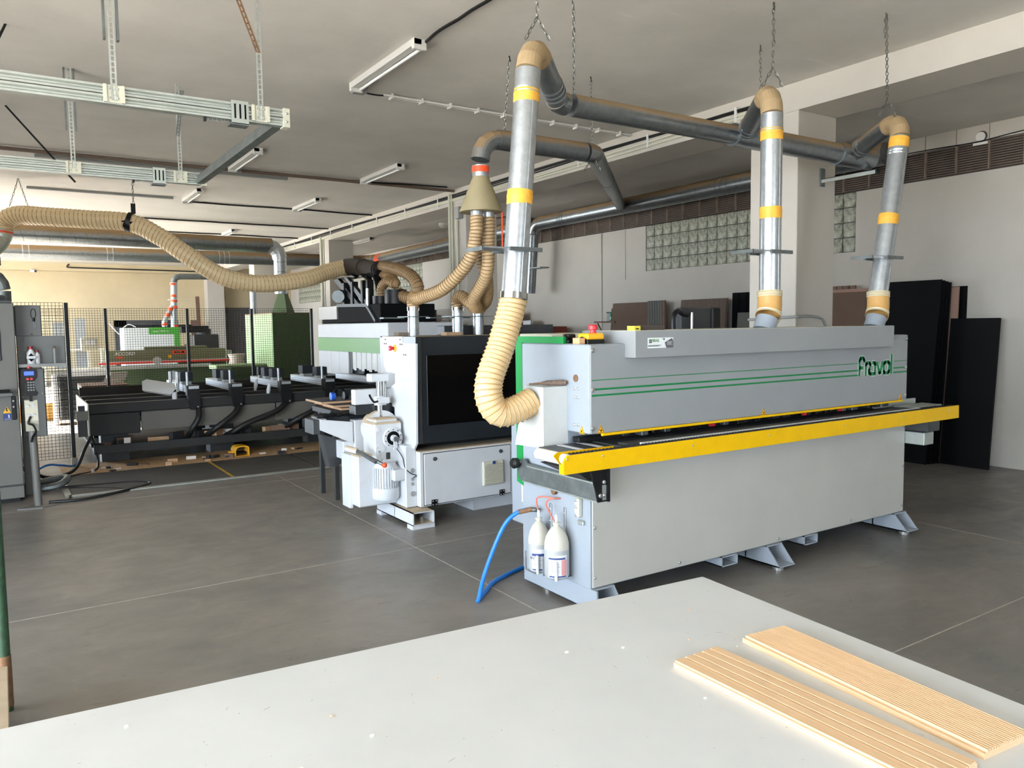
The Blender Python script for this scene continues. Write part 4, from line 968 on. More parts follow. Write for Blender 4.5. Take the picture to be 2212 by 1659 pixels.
# odds and ends left on top
mat('raw_wood', (176, 146, 112), .8, var=.15, scale=20)
tag(bx('wood_offcut', 'raw_wood', None, 3.12, 3.27, 5.75, 5.85, 1.517, 1.545, .003), 'short wooden offcut lying on the black hood', 'offcut')
tag(bx('cardboard_offcut', mat('dust_brown', (120, 108, 92), .9, var=.1), None, 2.80, 2.90, 6.0, 6.1, 1.517, 1.548, .003), 'small dusty brown block beside the first dust outlet', 'block')
tag(bx('dust_panel_box', 'charcoal', None, 3.3, 4.5, 6.12, 6.26, 1.517, 1.60, .004), 'low dark grey box behind the dust outlets', 'box')
# stacked dark boards and ear defenders beyond the guide
mat('mdf_edge', (186, 152, 118), .8); mat('board_dark', (44, 46, 50), .6)
sd = thing('offcut_stand', 'low dark stand under the stacked boards beside the conveyor', 'stand', (2.75, 7.05, 0))
bx('stand_top', 'dark_steel', sd, 2.48, 3.1, 6.8, 7.3, .80, .845); 
for x in (2.52, 3.02):
    for y in (6.84, 7.22): bx('leg', 'dark_steel', sd, x, x+.04, y, y+.04, 0, .80)
for k, (x0, x1, y0, y1, lab) in enumerate(((2.55, 2.95, 6.72, 7.2, 'bottom dark faced board of the small stack by the white guide'), (2.50, 2.90, 6.78, 7.3, 'middle dark faced board with raw edge in the small stack'), (2.45, 3.0, 6.95, 7.4, 'top dark faced board of the small stack under the ear defenders'))):
    o = thing('dark_board', lab, 'board', (x0, y0, .846+k*.022)); z = .846+k*.022
    bx('board_core', 'mdf_edge', o, x0, x1, y0, y1, z, z+.018); bx('board_face', 'board_dark', o, x0, x1, y0+.0005, y1, z+.018, z+.0205)
o = thing('ear_defenders', 'black and blue ear defenders resting on the dark boards', 'ear defenders', (2.66, 7.05, .912))
B().tube(spl([(2.60, 7.03, .95), (2.61, 7.04, 1.0), (2.66, 7.05, 1.02), (2.71, 7.06, 1.0), (2.72, 7.07, .95)], 5), .009, 8).ob('headband', 'black', o)
for x in (2.595, 2.725): B().tube([(x-.02, 7.05, .95), (x+.02, 7.05, .95)], .037, 16).ob('ear_cup', mat('cup_blue', (36, 92, 190), .4) if x < 2.6 else 'black', o)
# ------------------------------------------------------------------ router with pod bars
cm = thing('router_machine', 'long dark router bed with vacuum pod bars and a green striped gantry', 'machine', (3.0, 11.0, 0))
CY = 10.25; CX0, CX1 = .82, 5.75
mat('bed_dark', (46, 47, 46), .55, var=.08, spec=.3); mat('bed_grey', (102, 99, 92), .5, var=.05); mat('pod_dark', (44, 47, 52), .6, spec=.2); mat('sawdust', (196, 160, 116), .95, var=.25, scale=40, bump=.8, bscale=60); mat('alu', (196, 200, 204), .35, metal=.6, var=.06)
bx('bed_top_beam', 'bed_dark', cm, CX0, CX1, CY, CY+.12, .62, .735, .006)
bx('bed_corner_cover', 'bed_dark', cm, CX0, 1.36, CY+.006, CY+.2, .36, .615, .006)
for x0, x1 in ((1.375, 2.99), (3.005, 4.25), (4.265, CX1)): bx('bed_front_panel', 'bed_grey', cm, x0, x1, CY+.012, CY+.05, .385, .615, .006)
bx('bed_end_plate', 'cream', cm, CX0-.012, CX0, CY, 11.9, .36, .74)
for y in (10.62, 11.25): bx('bed_rail', 'bed_dark', cm, CX0, CX1, y, y+.10, .66, .755, .006)
for k in range(7): bx('bed_rib', 'bed_dark', cm, CX0+.1+k*.75, CX0+.25+k*.75, CY+.1, 11.85, .6, .66)
bx('bed_tray', 'bed_dark', cm, CX0, CX1, CY+.05, 11.9, .50, .56)
B().add(*(lambda nx=60, ny=8: ([(CX0+.02+(CX1-CX0-.04)*i/nx, CY+.13+(11.85-CY-.13)*j/ny, .63+random.uniform(0, .09)) for i in range(nx+1) for j in range(ny+1)], [(i*(ny+1)+j, (i+1)*(ny+1)+j, (i+1)*(ny+1)+j+1, i*(ny+1)+j+1) for i in range(nx) for j in range(ny)]))()).ob('sawdust_heap', 'sawdust', cm)['kind'] = 'stuff'
bx('bed_back_panel', 'bed_dark', cm, .85, CX1, 11.9, 11.93, .60, .83, .004)
bx('lower_tray_lip', 'bed_dark', cm, .84, 3.60, 10.12, 10.16, .16, .26, .004)
bx('lower_tray_lip', 'bed_dark', cm, 3.58, CX1, 10.12, 10.16, .19, .30, .004)
bx('lower_tray', 'bed_dark', cm, .86, CX1, 10.16, 11.9, .17, .20)
for x in (.95, 2.2, 3.5, 4.9):
    bx('leg', 'dark_steel', cm, x, x+.3, 10.5, 10.75, 0, .5); bx('leg', 'dark_steel', cm, x, x+.3, 11.4, 11.65, 0, .5)
jb = bx('end_switch_box', 'grey_box', cm, .69, .81, 10.26, 10.34, .55, .66, .006); bx('switch_cap', 'charcoal', jb, .71, .78, 10.27, 10.33, .66, .72); bx('switch_lower', 'charcoal', jb, .70, .80, 10.27, 10.33, .36, .55)
def pod_bar(x, pods, post=True):
    b_ = bx('pod_bar', 'alu', cm, x-.055, x+.055, 10.32, 11.75, .80, .895, .006)
    for z in (.82, .85, .875): bx('bar_groove', 'galv_dull', b_, x-.057, x+.057, 10.33, 11.74, z, z+.006)
    cp = bx('bar_end_block', 'black', cm, x-.075, x+.075, 10.19, 10.33, .77, .90, .008)
    B().prism([(x-.07, .78), (x+.075, .78), (x+.065, .60), (x-.04, .60)], 'y', 10.185, 10.31).ob('bar_end_skirt', 'black', cp)
    bx('bar_end_label', 'grey_box', cp, x+.03, x+.05, 10.183, 10.186, .625, .645)
    bx('bar_end_plate', 'alu', cp, x-.06, x+.06, 10.186, 10.19, .86, .895)
    for k, (y, l) in enumerate(pods):
        p = bx('vacuum_pod', 'pod_dark', cm, x-.075, x+.075, y, y+l, .93, 1.05, .006); bx('pod_base', 'grey_box', p, x-.06, x+.06, y+.01, y+l-.01, .893, .937, .004)
    if post: B().cyl((x-.03, 10.42, .89), (x-.03, 10.42, 1.06), .014, n=10).ob('stop_pin', 'alu', cm)
pod_bar(1.97, [(10.6, .16), (10.95, .22)]); pod_bar(2.49, [(10.58, .16), (10.98, .24)])
pod_bar(3.12, [(10.55, .16), (10.92, .18), (11.22, .1)]); pod_bar(3.72, [(10.5, .17), (11.1, .2)])
for x, y in ((1.80, 10.75), (1.86, 10.62)): B().cyl((x, y, .8), (x, y, 1.06), .02, n=12).ob('side_stop', 'alu', cm)
for (x, y, z, s) in ((2.86, 10.75, .85, 1), (2.93, 10.4, .80, 1)): B().tube([(x, y, z-.13), (x+.015, y, z-.02), (x+.03, y, z+.06)], [.012, .028, .018], 10).ob('clamp_handle', 'white_plastic', cm)
# bent light cover on the first bar
B().add([(1.42, 10.42, .86), (1.72, 10.30, .80), (1.80, 10.36, .87), (1.80, 10.5, .92), (1.50, 10.62, .98), (1.44, 10.56, .96), (1.44, 10.44, .84), (1.72, 10.33, .78), (1.79, 10.38, .85), (1.79, 10.5, .90), (1.5, 10.6, .96), (1.45, 10.55, .94)],
        [(0, 1, 2, 5), (5, 2, 3, 4), (1, 7, 8, 2), (2, 8, 9, 3), (0, 6, 7, 1), (6, 11, 8, 7), (11, 10, 9, 8), (4, 10, 11, 5), (3, 9, 10, 4), (0, 5, 11, 6)]).ob('scanner_cover', 'white_plastic', cm, smooth=False)
B().cyl((1.77, 10.33, .72), (1.77, 10.33, .82), .03, n=12).ob('scanner_foot', 'white_plastic', cm)
for (pts) in ([(2.02, 10.2, .61), (2.0, 10.14, .5), (1.92, 10.16, .36), (1.88, 10.3, .24)], [(2.5, 10.2, .61), (2.42, 10.12, .52), (2.2, 10.12, .36), (2.1, 10.3, .24)], [(3.1, 10.2, .61), (2.95, 10.1, .52), (2.6, 10.1, .40), (2.42, 10.14, .30), (2.35, 10.3, .23)], [(3.66, 10.2, .62), (3.45, 10.1, .5), (3.2, 10.12, .38), (3.08, 10.3, .25)]):
    B().tube(spl(pts, 7), .036, 12).ob('bar_hose', 'rubber', cm)
# gantry
GX0, GX1, GY0, GY1 = 4.396, 5.55, 9.75, 12.53
bx('gantry_top', 'paint_white', cm, GX0, GX1, GY0, GY1, 1.43, 1.652, .01)
bx('gantry_stripe', 'biesse_green', cm, GX0-.004, GX1, GY0-.004, GY1+.002, 1.225, 1.43)
bx('gantry_side', 'paint_white', cm, GX0, GX1, 11.22, GY1, .86, 1.225, .006)
for y in (11.6, 11.95): bx('side_seam', 'grey_box', cm, GX0-.001, GX0+.002, y, y+.004, .87, 1.225)
bx('gantry_frame', 'dark_steel', cm, GX0+.02, GX0+.06, 11.12, 11.22, .9, 1.225)
bx('gantry_inner', 'black_matte', cm, GX0+.25, GX1, GY0+.05, 11.3, .86, 1.23)
bx('gantry_foot', 'dark_steel', cm, GX0+.1, GX1, 10.3, 12.4, .76, .88)
mat('pvc_strip', (206, 208, 204), .35, var=.06)
for k in range(14):
    y = GY0+.06+k*.096
    bx('curtain_strip', 'pvc_strip', cm, GX0+.02+.006*(k % 2), GX0+.025+.006*(k % 2), y, y+.099, .95+.018*(k % 3), 1.228)
bx('pod_bar', 'alu', cm, 4.25, 4.36, 10.1, 11.4, .82, .90, .004)
# head above the gantry
hx = 4.45
bx('head_plate', mat('head_steel', (150, 148, 142), .45, metal=.3, var=.05), cm, hx-.03, hx+.02, 11.72, 12.54, 1.72, 1.93, .004)
hb_ = bx('head_body', 'black_matte', cm, hx, 5.3, 10.1, 12.45, 1.66, 1.92, .01)
hc = B()
for k in range(44):
    a = k/43
    y = 11.7-a*1.5 if a < .8 else 10.5-(a-.8)*1.2
    z = 1.93-.03*a if a < .75 else 1.91-(a-.75)*.9
    hc.box(hx-.03, hx+.03, y-.016, y+.014, z-.02, z+.025)
o = hc.ob('cable_track', 'charcoal', cm); o['kind'] = 'stuff'
for y0, y1, z1 in ((11.2, 11.35, 2.45), (10.85, 10.98, 2.38)):
    P = spl([(4.75, y1+.4, 2.40), (4.75, y1+.2, z1+.03), (4.75, y1, z1), (4.75, y0, z1-.12), (4.75, y0-.05, 2.05), (4.75, y0-.05, 1.9)], 6)
    B().tube(P, .05, 6).ob('cable_loop', 'black_matte', cm)
B().prism([(12.35, 2.36), (12.2, 2.40), (11.25, 1.93), (11.4, 1.9)], 'x', 4.62, 4.68).ob('head_brace', 'black', cm)
B().prism([(11.95, 2.42), (11.85, 2.42), (10.95, 1.95), (11.1, 1.92)], 'x', 4.62, 4.68).ob('head_brace', 'dark_steel', cm)
bx('head_shelf', 'cream', cm, 4.55, 4.9, 11.7, 12.4, 2.38, 2.40)
B().tube([(4.5, 11.85, 2.08), (4.75, 12.2, 2.12)], .10, 18).ob('head_motor', 'galv_dull', cm)
for y in (11.85, 11.5, 11.1, 10.9): bx('head_post', 'black', cm, 4.6, 4.7, y, y+.07, 1.9, 2.3, .004)
B().tube([(4.75, 10.25, 1.92), (4.75, 10.25, 2.12)], .16, 20).ob('spindle_can', 'black', cm); B().tube([(4.75, 10.75, 1.92), (4.75, 10.75, 2.05)], .13, 20).ob('spindle_can', 'black', cm)
B().cyl((4.45, 10.55, 1.9), (4.45, 10.55, 2.15), .025, n=12).ob('spindle_post', 'steel_shiny', cm)
mat('duct_black', (58, 50, 42), .7, var=.15)
B().tube([(4.72, 12.0, 2.56), (4.76, 11.7, 2.55), (4.78, 11.45, 2.52)], .135, 20).ob('hose_coupler', 'duct_black', cm)
B().tube([(4.78, 11.5, 2.53), (4.82, 11.1, 2.46), (4.84, 10.9, 2.44)], .125, 20).ob('y_coupler', 'duct_black', cm)
for d in (0, .08): B().ring((4.83, 11.0-d, 2.45-d*.2), (.1, -1, -.2), .128, .02, .012).ob('coupler_clamp', 'black', cm)
mat('hose_brown', (160, 130, 92), .5, var=.1); mat('hose_brown_rib', (124, 96, 60), .6)
hose(cm, [(4.84, 10.92, 2.5), (4.86, 10.4, 2.42), (4.86, 9.95, 2.3), (4.86, 9.75, 2.12), (4.84, 9.9, 2.0), (4.8, 10.1, 2.02), (4.76, 10.2, 2.08)], .085, .045, 'hose_brown', 'hose_brown_rib', 16, .006)
hose(cm, [(4.84, 10.92, 2.40), (4.84, 10.55, 2.30), (4.8, 10.35, 2.2), (4.77, 10.55, 2.26), (4.75, 10.72, 2.18), (4.75, 10.75, 2.05)], .07, .045, 'hose_brown', 'hose_brown_rib', 16, .006)
# ------------------------------------------------------------------ control cabinet on the left
mat('cab_grey', (104, 104, 99), .45, var=.04); mat('cab_dark', (40, 40, 48), .4); mat('cab_panel', (104, 106, 104), .45, var=.04)
cc = thing('control_cabinet', 'tall grey control cabinet with warning stickers and a keyboard shelf', 'cabinet', (-.4, 8.9, 0))
bx('cabinet_body', 'cab_grey', cc, -.9, .118, 8.55, 9.35, .165, 1.86, .008)
bx('cabinet_plinth', 'cab_grey', cc, -.9, .118, 8.56, 9.35, .04, .155, .006); bx('plinth_foot', 'black', cc, -.85, .08, 8.6, 9.3, 0, .045); bx('plinth_gap', 'cab_dark', cc, -.89, .115, 8.57, 9.34, .15, .17)
bx('cabinet_top', 'charcoal', cc, -.9, .105, 8.57, 9.3, 1.86, 1.885, .004)
bx('screen_frame', 'cab_dark', cc, -.6, -.0, 8.535, 8.552, 1.33, 1.62, .004); bx('screen', 'dark_glass', cc, -.57, -.025, 8.532, 8.537, 1.36, 1.59)
sh = bx('keyboard_shelf', 'cab_panel', cc, -.6, .07, 8.40, 8.552, 1.01, 1.04, .004)
B().prism([(8.43, 1.04), (8.50, 1.04), (8.50, 1.06), (8.47, 1.07), (8.44, 1.06)], 'x', -.03, .05).ob('computer_mouse', 'black')
tag(bpy.data.objects['computer_mouse'], 'black computer mouse on the control cabinet shelf', 'mouse')
hd_ = bx('door_handle', 'black', cc, .055, .09, 8.535, 8.552, .78, 1.0, .004); bolts(hd_, [(.072, 8.535, .955), (.072, 8.535, .90)], (0, -1, 0), .009)
ws = B().prism([(-.015, .845), (.05, .845), (.018, .905)], 'y', 8.548, 8.55).ob('warning_sign', 'yellow_sign', cc); B().prism([(.012, .895), (.022, .895), (.016, .876), (.026, .874), (.012, .852), (.016, .868), (.008, .87)], 'y', 8.546, 8.548).ob('sign_symbol', 'black_matte', ws)
bs = bx('notice_sign', 'label_blue', cc, -.015, .052, 8.548, 8.55, .78, .84); bx('notice_print', 'label_white', bs, .025, .035, 8.5465, 8.548, .80, .83); bx('notice_print', 'label_white', bs, -.005, .045, 8.5465, 8.548, .788, .791)
# things on top of the cabinet
t = thing('duct_blower', 'grey galvanised bend with black fan box on the control cabinet', 'blower', (-.1, 8.8, 1.885))
B().tube(arc((.04, 8.85, 2.13), (.04, 8.85, 1.885), (-.5, 8.85, 2.2), .16, 4)+[Vector((-.4, 8.85, 2.19))], .07, 18).ob('bend', 'galv_dull', t, ang=10)
B().tube([(.04, 8.85, 1.885), (.04, 8.85, 1.98)], .071, 18).ob('bend_foot', 'galv_dull', t)
bx('fan_box', 'black', t, -.4, -.02, 8.72, 8.78, 1.885, 2.0, .004); B().tube([(.03, 8.76, 1.91), (.03, 8.745, 1.91)], .03, 16).ob('port_ring', 'black', t)
t = thing('wall_floodlight', 'black floodlight housing above the control cabinet', 'floodlight', (-.1, 8.9, 2.3)); bx('lamp_housing', 'black', t, -.4, -.02, 8.85, 8.95, 2.22, 2.31, .006); bx('lamp_bracket', 'black', t, -.02, .04, 8.88, 8.9, 2.225, 2.235); bx('lamp_bracket', 'black', t, .03, .042, 8.88, 8.9, 2.225, 2.30); bx('lamp_bracket', 'black', t, -.02, .04, 8.88, 8.9, 2.29, 2.30); B().tube([(-.3, 8.9, 2.3), (-.3, 8.9, ZC)], .008, 6).ob('lamp_rod', 'black', t)
# second cabinet with shelf panel
c2 = thing('side_cabinet', 'grey side cabinet carrying a shelf panel and a hanging ring of keys', 'cabinet', (.23, 8.85, 0))
bx('cabinet_body', 'cab_panel', c2, .125, .337, 8.755, 9.2, 1.55, 1.845, .006); bx('cabinet_body', 'cab_panel', c2, .13, .335, 8.76, 9.2, .58, 1.24, .006); bx('cabinet_spine', 'cab_panel', c2, .13, .25, 8.9, 9.2, 0, 1.56)
bolts(c2, [(.155, 8.76, .97), (.312, 8.76, 1.0)], (0, -1, 0), .007); bx('lock_tab', 'black', c2, .245, .262, 8.75, 8.757, 1.565, 1.573)
bx('shelf_back', 'cab_panel', c2, .128, .523, 8.745, 8.757, 1.285, 1.553, .002); bx('shelf_tray', 'cab_panel', c2, .128, .523, 8.60, 8.757, 1.276, 1.287); bx('shelf_lip', 'grey_box', c2, .128, .523, 8.595, 8.605, 1.26, 1.29)
ky = B(); ky.tube([(.275+.02*math.cos(a), 8.75, 1.765+.045*math.sin(a)) for a in [2*math.pi*k/16 for k in range(16)]], .003, 6, closed=True)
t = thing('key_ring', 'ring with small keys hanging on the side cabinet', 'keys', (.275, 8.75, 1.76)); ky.ob('ring', 'black', t)
B().tube([(.275, 8.748, 1.72), (.275, 8.748, 1.69)], .012, 8).ob('key_fob', 'black', t)
for k in range(2): bx('key', 'galv_dull', t, .272+k*.012, .28+k*.012, 8.745, 8.75, 1.635, 1.69)
mat('bottle_red', (150, 28, 40), .4)
for (x, w_, h, lab) in ((.235, .05, .16, 'larger white chemical bottle with black diamond label and red cap'), (.285, .036, .125, 'smaller white chemical bottle with red cap beside the larger one')):
    t = thing('chemical_bottle', lab, 'bottle', (x, 8.68, 1.287)); y = 8.68+(0 if w_ > .04 else .02)
    b = B(); b.tube([(x, y, 1.287), (x, y, 1.29), (x, y, 1.287+h*.68), (x, y, 1.287+h*.86), (x, y, 1.287+h*.9)], [w_*.68, w_*.7, w_*.7, w_*.3, w_*.3], 16); b.ob('bottle_body', 'white_plastic', t)
    B().tube([(x, y, 1.287+h*.88), (x, y, 1.287+h*1.04)], w_*.38, 14).ob('cap', 'bottle_red', t)
    if w_ > .04:
        B().prism([(x-.035, 1.35), (x, 1.39), (x+.035, 1.35), (x+.0, 1.31)], 'y', y-.0385, y-.0375).ob('label', 'black_matte', t); bx('label_band', 'label_white', t, x-.036, x+.036, y-.0395, y-.0385, 1.338, 1.363)
t = thing('glue_stick', 'thin grey tube standing on the shelf panel', 'tube', (.43, 8.69, 1.287)); B().tube([(.43, 8.69, 1.287), (.43, 8.69, 1.43)], .012, 10).ob('tube_body', 'grey_box', t); B().tube([(.43, 8.69, 1.43), (.43, 8.69, 1.455)], .009, 10).ob('tube_tip', 'rust', t)
# pendant stand
ps = thing('pendant_stand', 'grey post stand with a black handheld controller and socket box', 'stand', (.21, 8.25, 0))
b = B().prism([(.046, 8.165), (.24, 8.12), (.385, 8.21), (.20, 8.34)], 'z', 0, .012).ob('base_plate', 'cab_grey', ps)
B().cyl((.213, 8.25, .01), (.20, 8.25, .78), .032, n=18).ob('post', 'cab_grey', ps)
B().prism([(8.20, .70), (8.14, .80), (8.20, .98), (8.28, .98), (8.24, .72)], 'x', .15, .25).ob('socket_box', 'cream', ps)
for z, y in ((.93, 8.185), (.85, 8.16)):
    for x in (.175, .215): B().tube([(x, y+.004, z), (x, y-.008, z-.004)], .014, 12).ob('socket', 'white_plastic', ps)
pd = B().prism([(.135, 1.24), (.15, 1.265), (.25, 1.265), (.265, 1.24), (.262, 1.185), (.235, 1.15), (.24, 1.08), (.262, 1.045), (.25, 1.02), (.165, 1.02), (.157, 1.05), (.17, 1.12), (.16, 1.15), (.135, 1.19)], 'y', 8.17, 8.205).ob('controller', 'black', ps)
bx('display', mat('lcd_blue', (60, 90, 255), .4, emit=1.2), pd, .16, .235, 8.167, 8.171, 1.205, 1.24)
for x in (.185, .215): B().tube([(x, 8.17, 1.172), (x, 8.163, 1.172)], .011, 12).ob('red_key', 'red', pd)
for i in range(3):
    for j in range(4): bx('key_button', 'grey_box', pd, .181+i*.02, .194+i*.02, 8.166, 8.171, 1.135-j*.023, 1.147-j*.023)
B().tube([(.20, 8.19, 1.265), (.20, 8.19, 1.285)], .014, 12).ob('stop_button', 'red', pd); bx('controller_stem', 'black', ps, .19, .215, 8.18, 8.20, .97, 1.03)
B().tube(spl([(.19, 8.14, .84), (.17, 8.13, .78), (.205, 8.13, .76), (.225, 8.14, .70), (.2, 8.19, .65), (.185, 8.2, .6)], 6), .009, 8).ob('plug_lead', 'black', ps)
# cables on the floor behind the stand
cbs = [([(.1, 8.9, .3), (.28, 9.0, .05), (.6, 9.0, .015), (1.05, 8.9, .014), (1.22, 8.72, .014), (1.0, 8.5, .014), (.6, 8.28, .014), (.3, 8.32, .014)], .013, 'thick black cable looping over the floor by the stand'),
       ([(.12, 9.3, .3), (.3, 9.4, .08), (.6, 9.8, .05), (.75, 10.1, .25), (.82, 10.2, .36)], .018, 'thick black cable rising from the floor to the router bed'),
       ([(.15, 8.95, .1), (.35, 9.0, .04), (.6, 8.9, .012), (.9, 8.65, .012), (.95, 8.5, .012), (.7, 8.3, .012), (.35, 8.36, .012)], .007, 'thin black cable looping on the floor beside the thick one'),
       ([(.12, 9.6, .05), (.35, 9.9, .12), (.5, 9.95, .1), (.66, 10.2, .06), (.8, 10.3, .3)], .012, 'blue and white cable trailing behind the fence post'),
       ([(.83, 10.28, .4), (.86, 10.15, .2), (.84, 9.9, .03), (.6, 9.7, .012), (.3, 9.5, .012)], .012, 'black cable hanging down from the router bed corner'),
       ([(.1, 9.2, .02), (.4, 9.15, .09), (.5, 9.05, .10), (.4, 8.95, .05), (.2, 9.0, .03)], .035, 'fat grey corrugated cable coil on the floor behind the stand')]
for pts, r_, lab in cbs:
    tag(B().tube(spl(pts, 8), r_, 8).ob('floor_cable', 'blue_hose' if 'blue' in lab else ('galv_dull' if 'grey' in lab else 'rubber')), lab, 'cable')
# floor mats and trim in front of the router
mat('mat_rubber', (74, 74, 72), .6, var=.25, scale=5)
for (x0, x1, lab) in ((.50, 2.0, 'black rubber safety mat beside the floor cables'), (2.03, 2.97, 'black rubber safety mat right of the yellow tape'), (2.99, 4.3, 'black rubber safety mat partly hidden by the edge bander')):
    tag(bx('safety_mat', 'mat_rubber', None, x0, x1, 8.56, 9.75, .0005, .011, .004), lab, 'mat')
tag(bx('floor_tape', mat('tape_floor', (190, 150, 40), .7, var=.2), None, 2.0, 2.03, 8.56, 9.7, .001, .0118), 'yellow tape line between two rubber mats', 'tape')
tag(bx('mat_edge_strip', 'galv_rail', None, .47, 4.3, 8.49, 8.56, .0005, .013, .003), 'metal ramp edge strip along the front of the mats', 'strip')
tag(bx('mat_edge_strip', 'galv_rail', None, .44, .50, 8.49, 9.75, .0005, .013, .003), 'metal ramp edge strip at the end of the mats', 'strip')
t = thing('foot_pedal', 'yellow hooded foot pedal under the router bed', 'pedal', (2.45, 9.95, 0))
b = B(); b.prism([(2.36, .0), (2.36, .09), (2.38, .125), (2.42, .135), (2.50, .135), (2.535, .12), (2.54, .0), (2.525, .0), (2.525, .11), (2.49, .122), (2.42, .122), (2.39, .11), (2.375, .08), (2.375, .0)], 'y', 9.9, 10.1); b.box(2.36, 2.54, 9.88, 10.12, 0, .015); b.ob('pedal_hood', 'yellow_sign', t); bx('pedal_plate', 'black', t, 2.39, 2.51, 9.93, 10.08, .03, .05); bx('pedal_gland', 'yellow_sign', t, 2.31, 2.36, 9.97, 10.03, .03, .07)
# scrap wood under the bed
mat('scrap_a', (190, 154, 118), .85, var=.2); mat('scrap_b', (120, 92, 74), .85, var=.2); mat('scrap_c', (210, 204, 196), .8); mat('scrap_d', (44, 44, 46), .7)
rnd = random.Random(11)
bx('dust_layer', 'sawdust', None, .5, 4.3, 9.72, 10.5, .0005, .012); tag(bpy.data.objects['dust_layer'], 'layer of sawdust on the floor along the mats', 'sawdust', kind='stuff')
for k in range(60):
    if k < 34: x, y, z = rnd.uniform(.95, 4.2), rnd.uniform(10.22, 10.45), .20
    else: x, y, z = rnd.uniform(.7, 3.2), rnd.uniform(9.74, 10.05), .012
    l, w_, h = rnd.uniform(.05, .24), rnd.uniform(.02, .06), rnd.uniform(.012, .05)
    if z < .1: l *= .5
    else: h = rnd.uniform(.05, .14)
    a = rnd.uniform(-.9, .9)
    b = B().box(-l/2, l/2, -w_/2, w_/2, 0, h); b.xf(Matrix.Translation((x, y, z)) @ Matrix.Rotation(a, 4, 'Z'))
    tag(b.ob('wood_scrap', rnd.choice(['scrap_a', 'scrap_a', 'scrap_b', 'scrap_c', 'scrap_d'])), 'small wood scrap lying in the tray under the router bed' if k < 34 else 'small wood scrap on the dusty floor before the router bed', 'scrap', 'scraps under the router bed' if k < 34 else 'scraps on the floor by the mats')
# ------------------------------------------------------------------ mesh fences
mat('fence_black', (30, 30, 30), .5)
def fence(name, label, a, b_, posts, z0=.12, z1=1.92, pitch=.036, shoes=False):
    a = Vector(a); b_ = Vector(b_); L = (b_-a).length; d = (b_-a)/L; n = Vector((-d.y, d.x, 0))
    t = thing(name, label, 'fence', (a.x, a.y, 0))
    for p in posts:
        c = a+d*p; q = B(); q.box(-.02, .02, -.02, .02, 0, z1+.0, .003); q.xf(Matrix.Translation((c.x, c.y, 0)) @ Matrix.Rotation(math.atan2(d.y, d.x), 4, 'Z'))
        o = q.ob('post', 'fence_black', t)
        s = bx('post_shoe', 'cream', o, c.x-.03, c.x+.03, c.y-.03, c.y+.03, 0, .12)
    E_ = sorted(posts)
    for i in range(len(E_)-1):
        w = B(); p0, p1 = E_[i]+.03, E_[i+1]-.03; m = int((p1-p0)/pitch); k_ = int((z1-z0)/.036)
        for j in range(m+1):
            c = a+d*(p0+(p1-p0)*j/m); w.tube([(c.x, c.y, z0), (c.x, c.y, z1)], .0022, 4, False)
        for j in range(k_+1):
            z = z0+(z1-z0)*j/k_; fold = .012 if (j % 17) in (3,) else 0
            u = a+d*p0-n*fold; v = a+d*p1-n*fold; w.tube([(u.x, u.y, z), (v.x, v.y, z)], .0022, 4, False)
        o = w.ob('mesh_panel', 'fence_black', t, smooth=False); o['kind'] = 'stuff'
fence('mesh_fence', 'black wire mesh fence panel ending at a post left of the router bed', (-1.4, 10.35, 0), (.66, 10.35, 0), (0, 1.03, 2.05))
fence('mesh_fence', 'black wire mesh fence running behind the router bed', (.25, 13.0, 0), (4.47, 13.0, 0), (.0, 1.07, 2.21, 3.2, 4.2))
fence('mesh_fence', 'black wire mesh fence on the far side of the gantry', (7.35, 10.9, 0), (7.35, 17.2, 0), (0, 1.0, 2.0, 3.1, 4.2, 5.3, 6.3))
# ------------------------------------------------------------------ machines beyond the fence
mat('olive', (112, 112, 84), .55, var=.08); mat('green_dark', (62, 82, 42), .6, var=.06); mat('green_pale', (150, 176, 126), .55, var=.06); mat('green_mach', (76, 96, 66), .55, var=.08); mat('green_lime', (70, 148, 56), .45)
mat('red_rail', (232, 62, 48), .45); mat('silver', (188, 190, 186), .4, metal=.4); mat('letter_pale', (206, 208, 200), .5)
t = thing('green_cabinet', 'tall green machine cabinet with a tapered hopper on top', 'machine', (5.0, 17, 0))
bx('cabinet_body', 'green_pale', t, 4.654, 5.44, 16.01, 18.1, 0, 1.90, .01)
bx('front_face', 'green_dark', t, 4.66, 5.436, 15.99, 16.012, .05, 1.9, .004); bx('top_trim', 'rust', t, 4.65, 5.445, 15.99, 18.1, 1.895, 1.912)  # pale body, darker front: lit and shaded faces put into the colours
B().lathe([(.24, 1.91), (.115, 2.27), (.115, 2.34)], (4.97, 16.25, 0), 4).ob('hopper', 'green_dark', t, ang=20)
B().cyl((4.72, 17.6, 1.9), (4.72, 17.6, 2.5), .07, n=14).ob('vent_pipe', 'galv_bare', t)
t = thing('panel_machine', 'olive panel machine lettered along its beam with a red front rail', 'machine', (2.8, 17.3, 0))
Y = 17.0
pb = bx('beam', 'olive', t, 1.72, 3.95, Y, Y+.35, .97, 1.19, .008); bx('beam_top', 'olive', t, 2.4, 3.6, Y+.1, Y+.35, 1.19, 1.25, .006); bx('beam_end', 'silver', t, 3.6, 4.1, Y+.1, Y+.3, 1.05, 1.14)
text('beam_letters', 'ACCORD', .085, 'letter_pale', pb, (1.85, Y-.002, 1.10), (1, 0, 0), (0, 0, 1), .002, .25, .002)
text('beam_letters', '1905', .075, 'tape_orange', pb, (1.85, Y-.002, 1.025), (1, 0, 0), (0, 0, 1), .002, .25, .002)
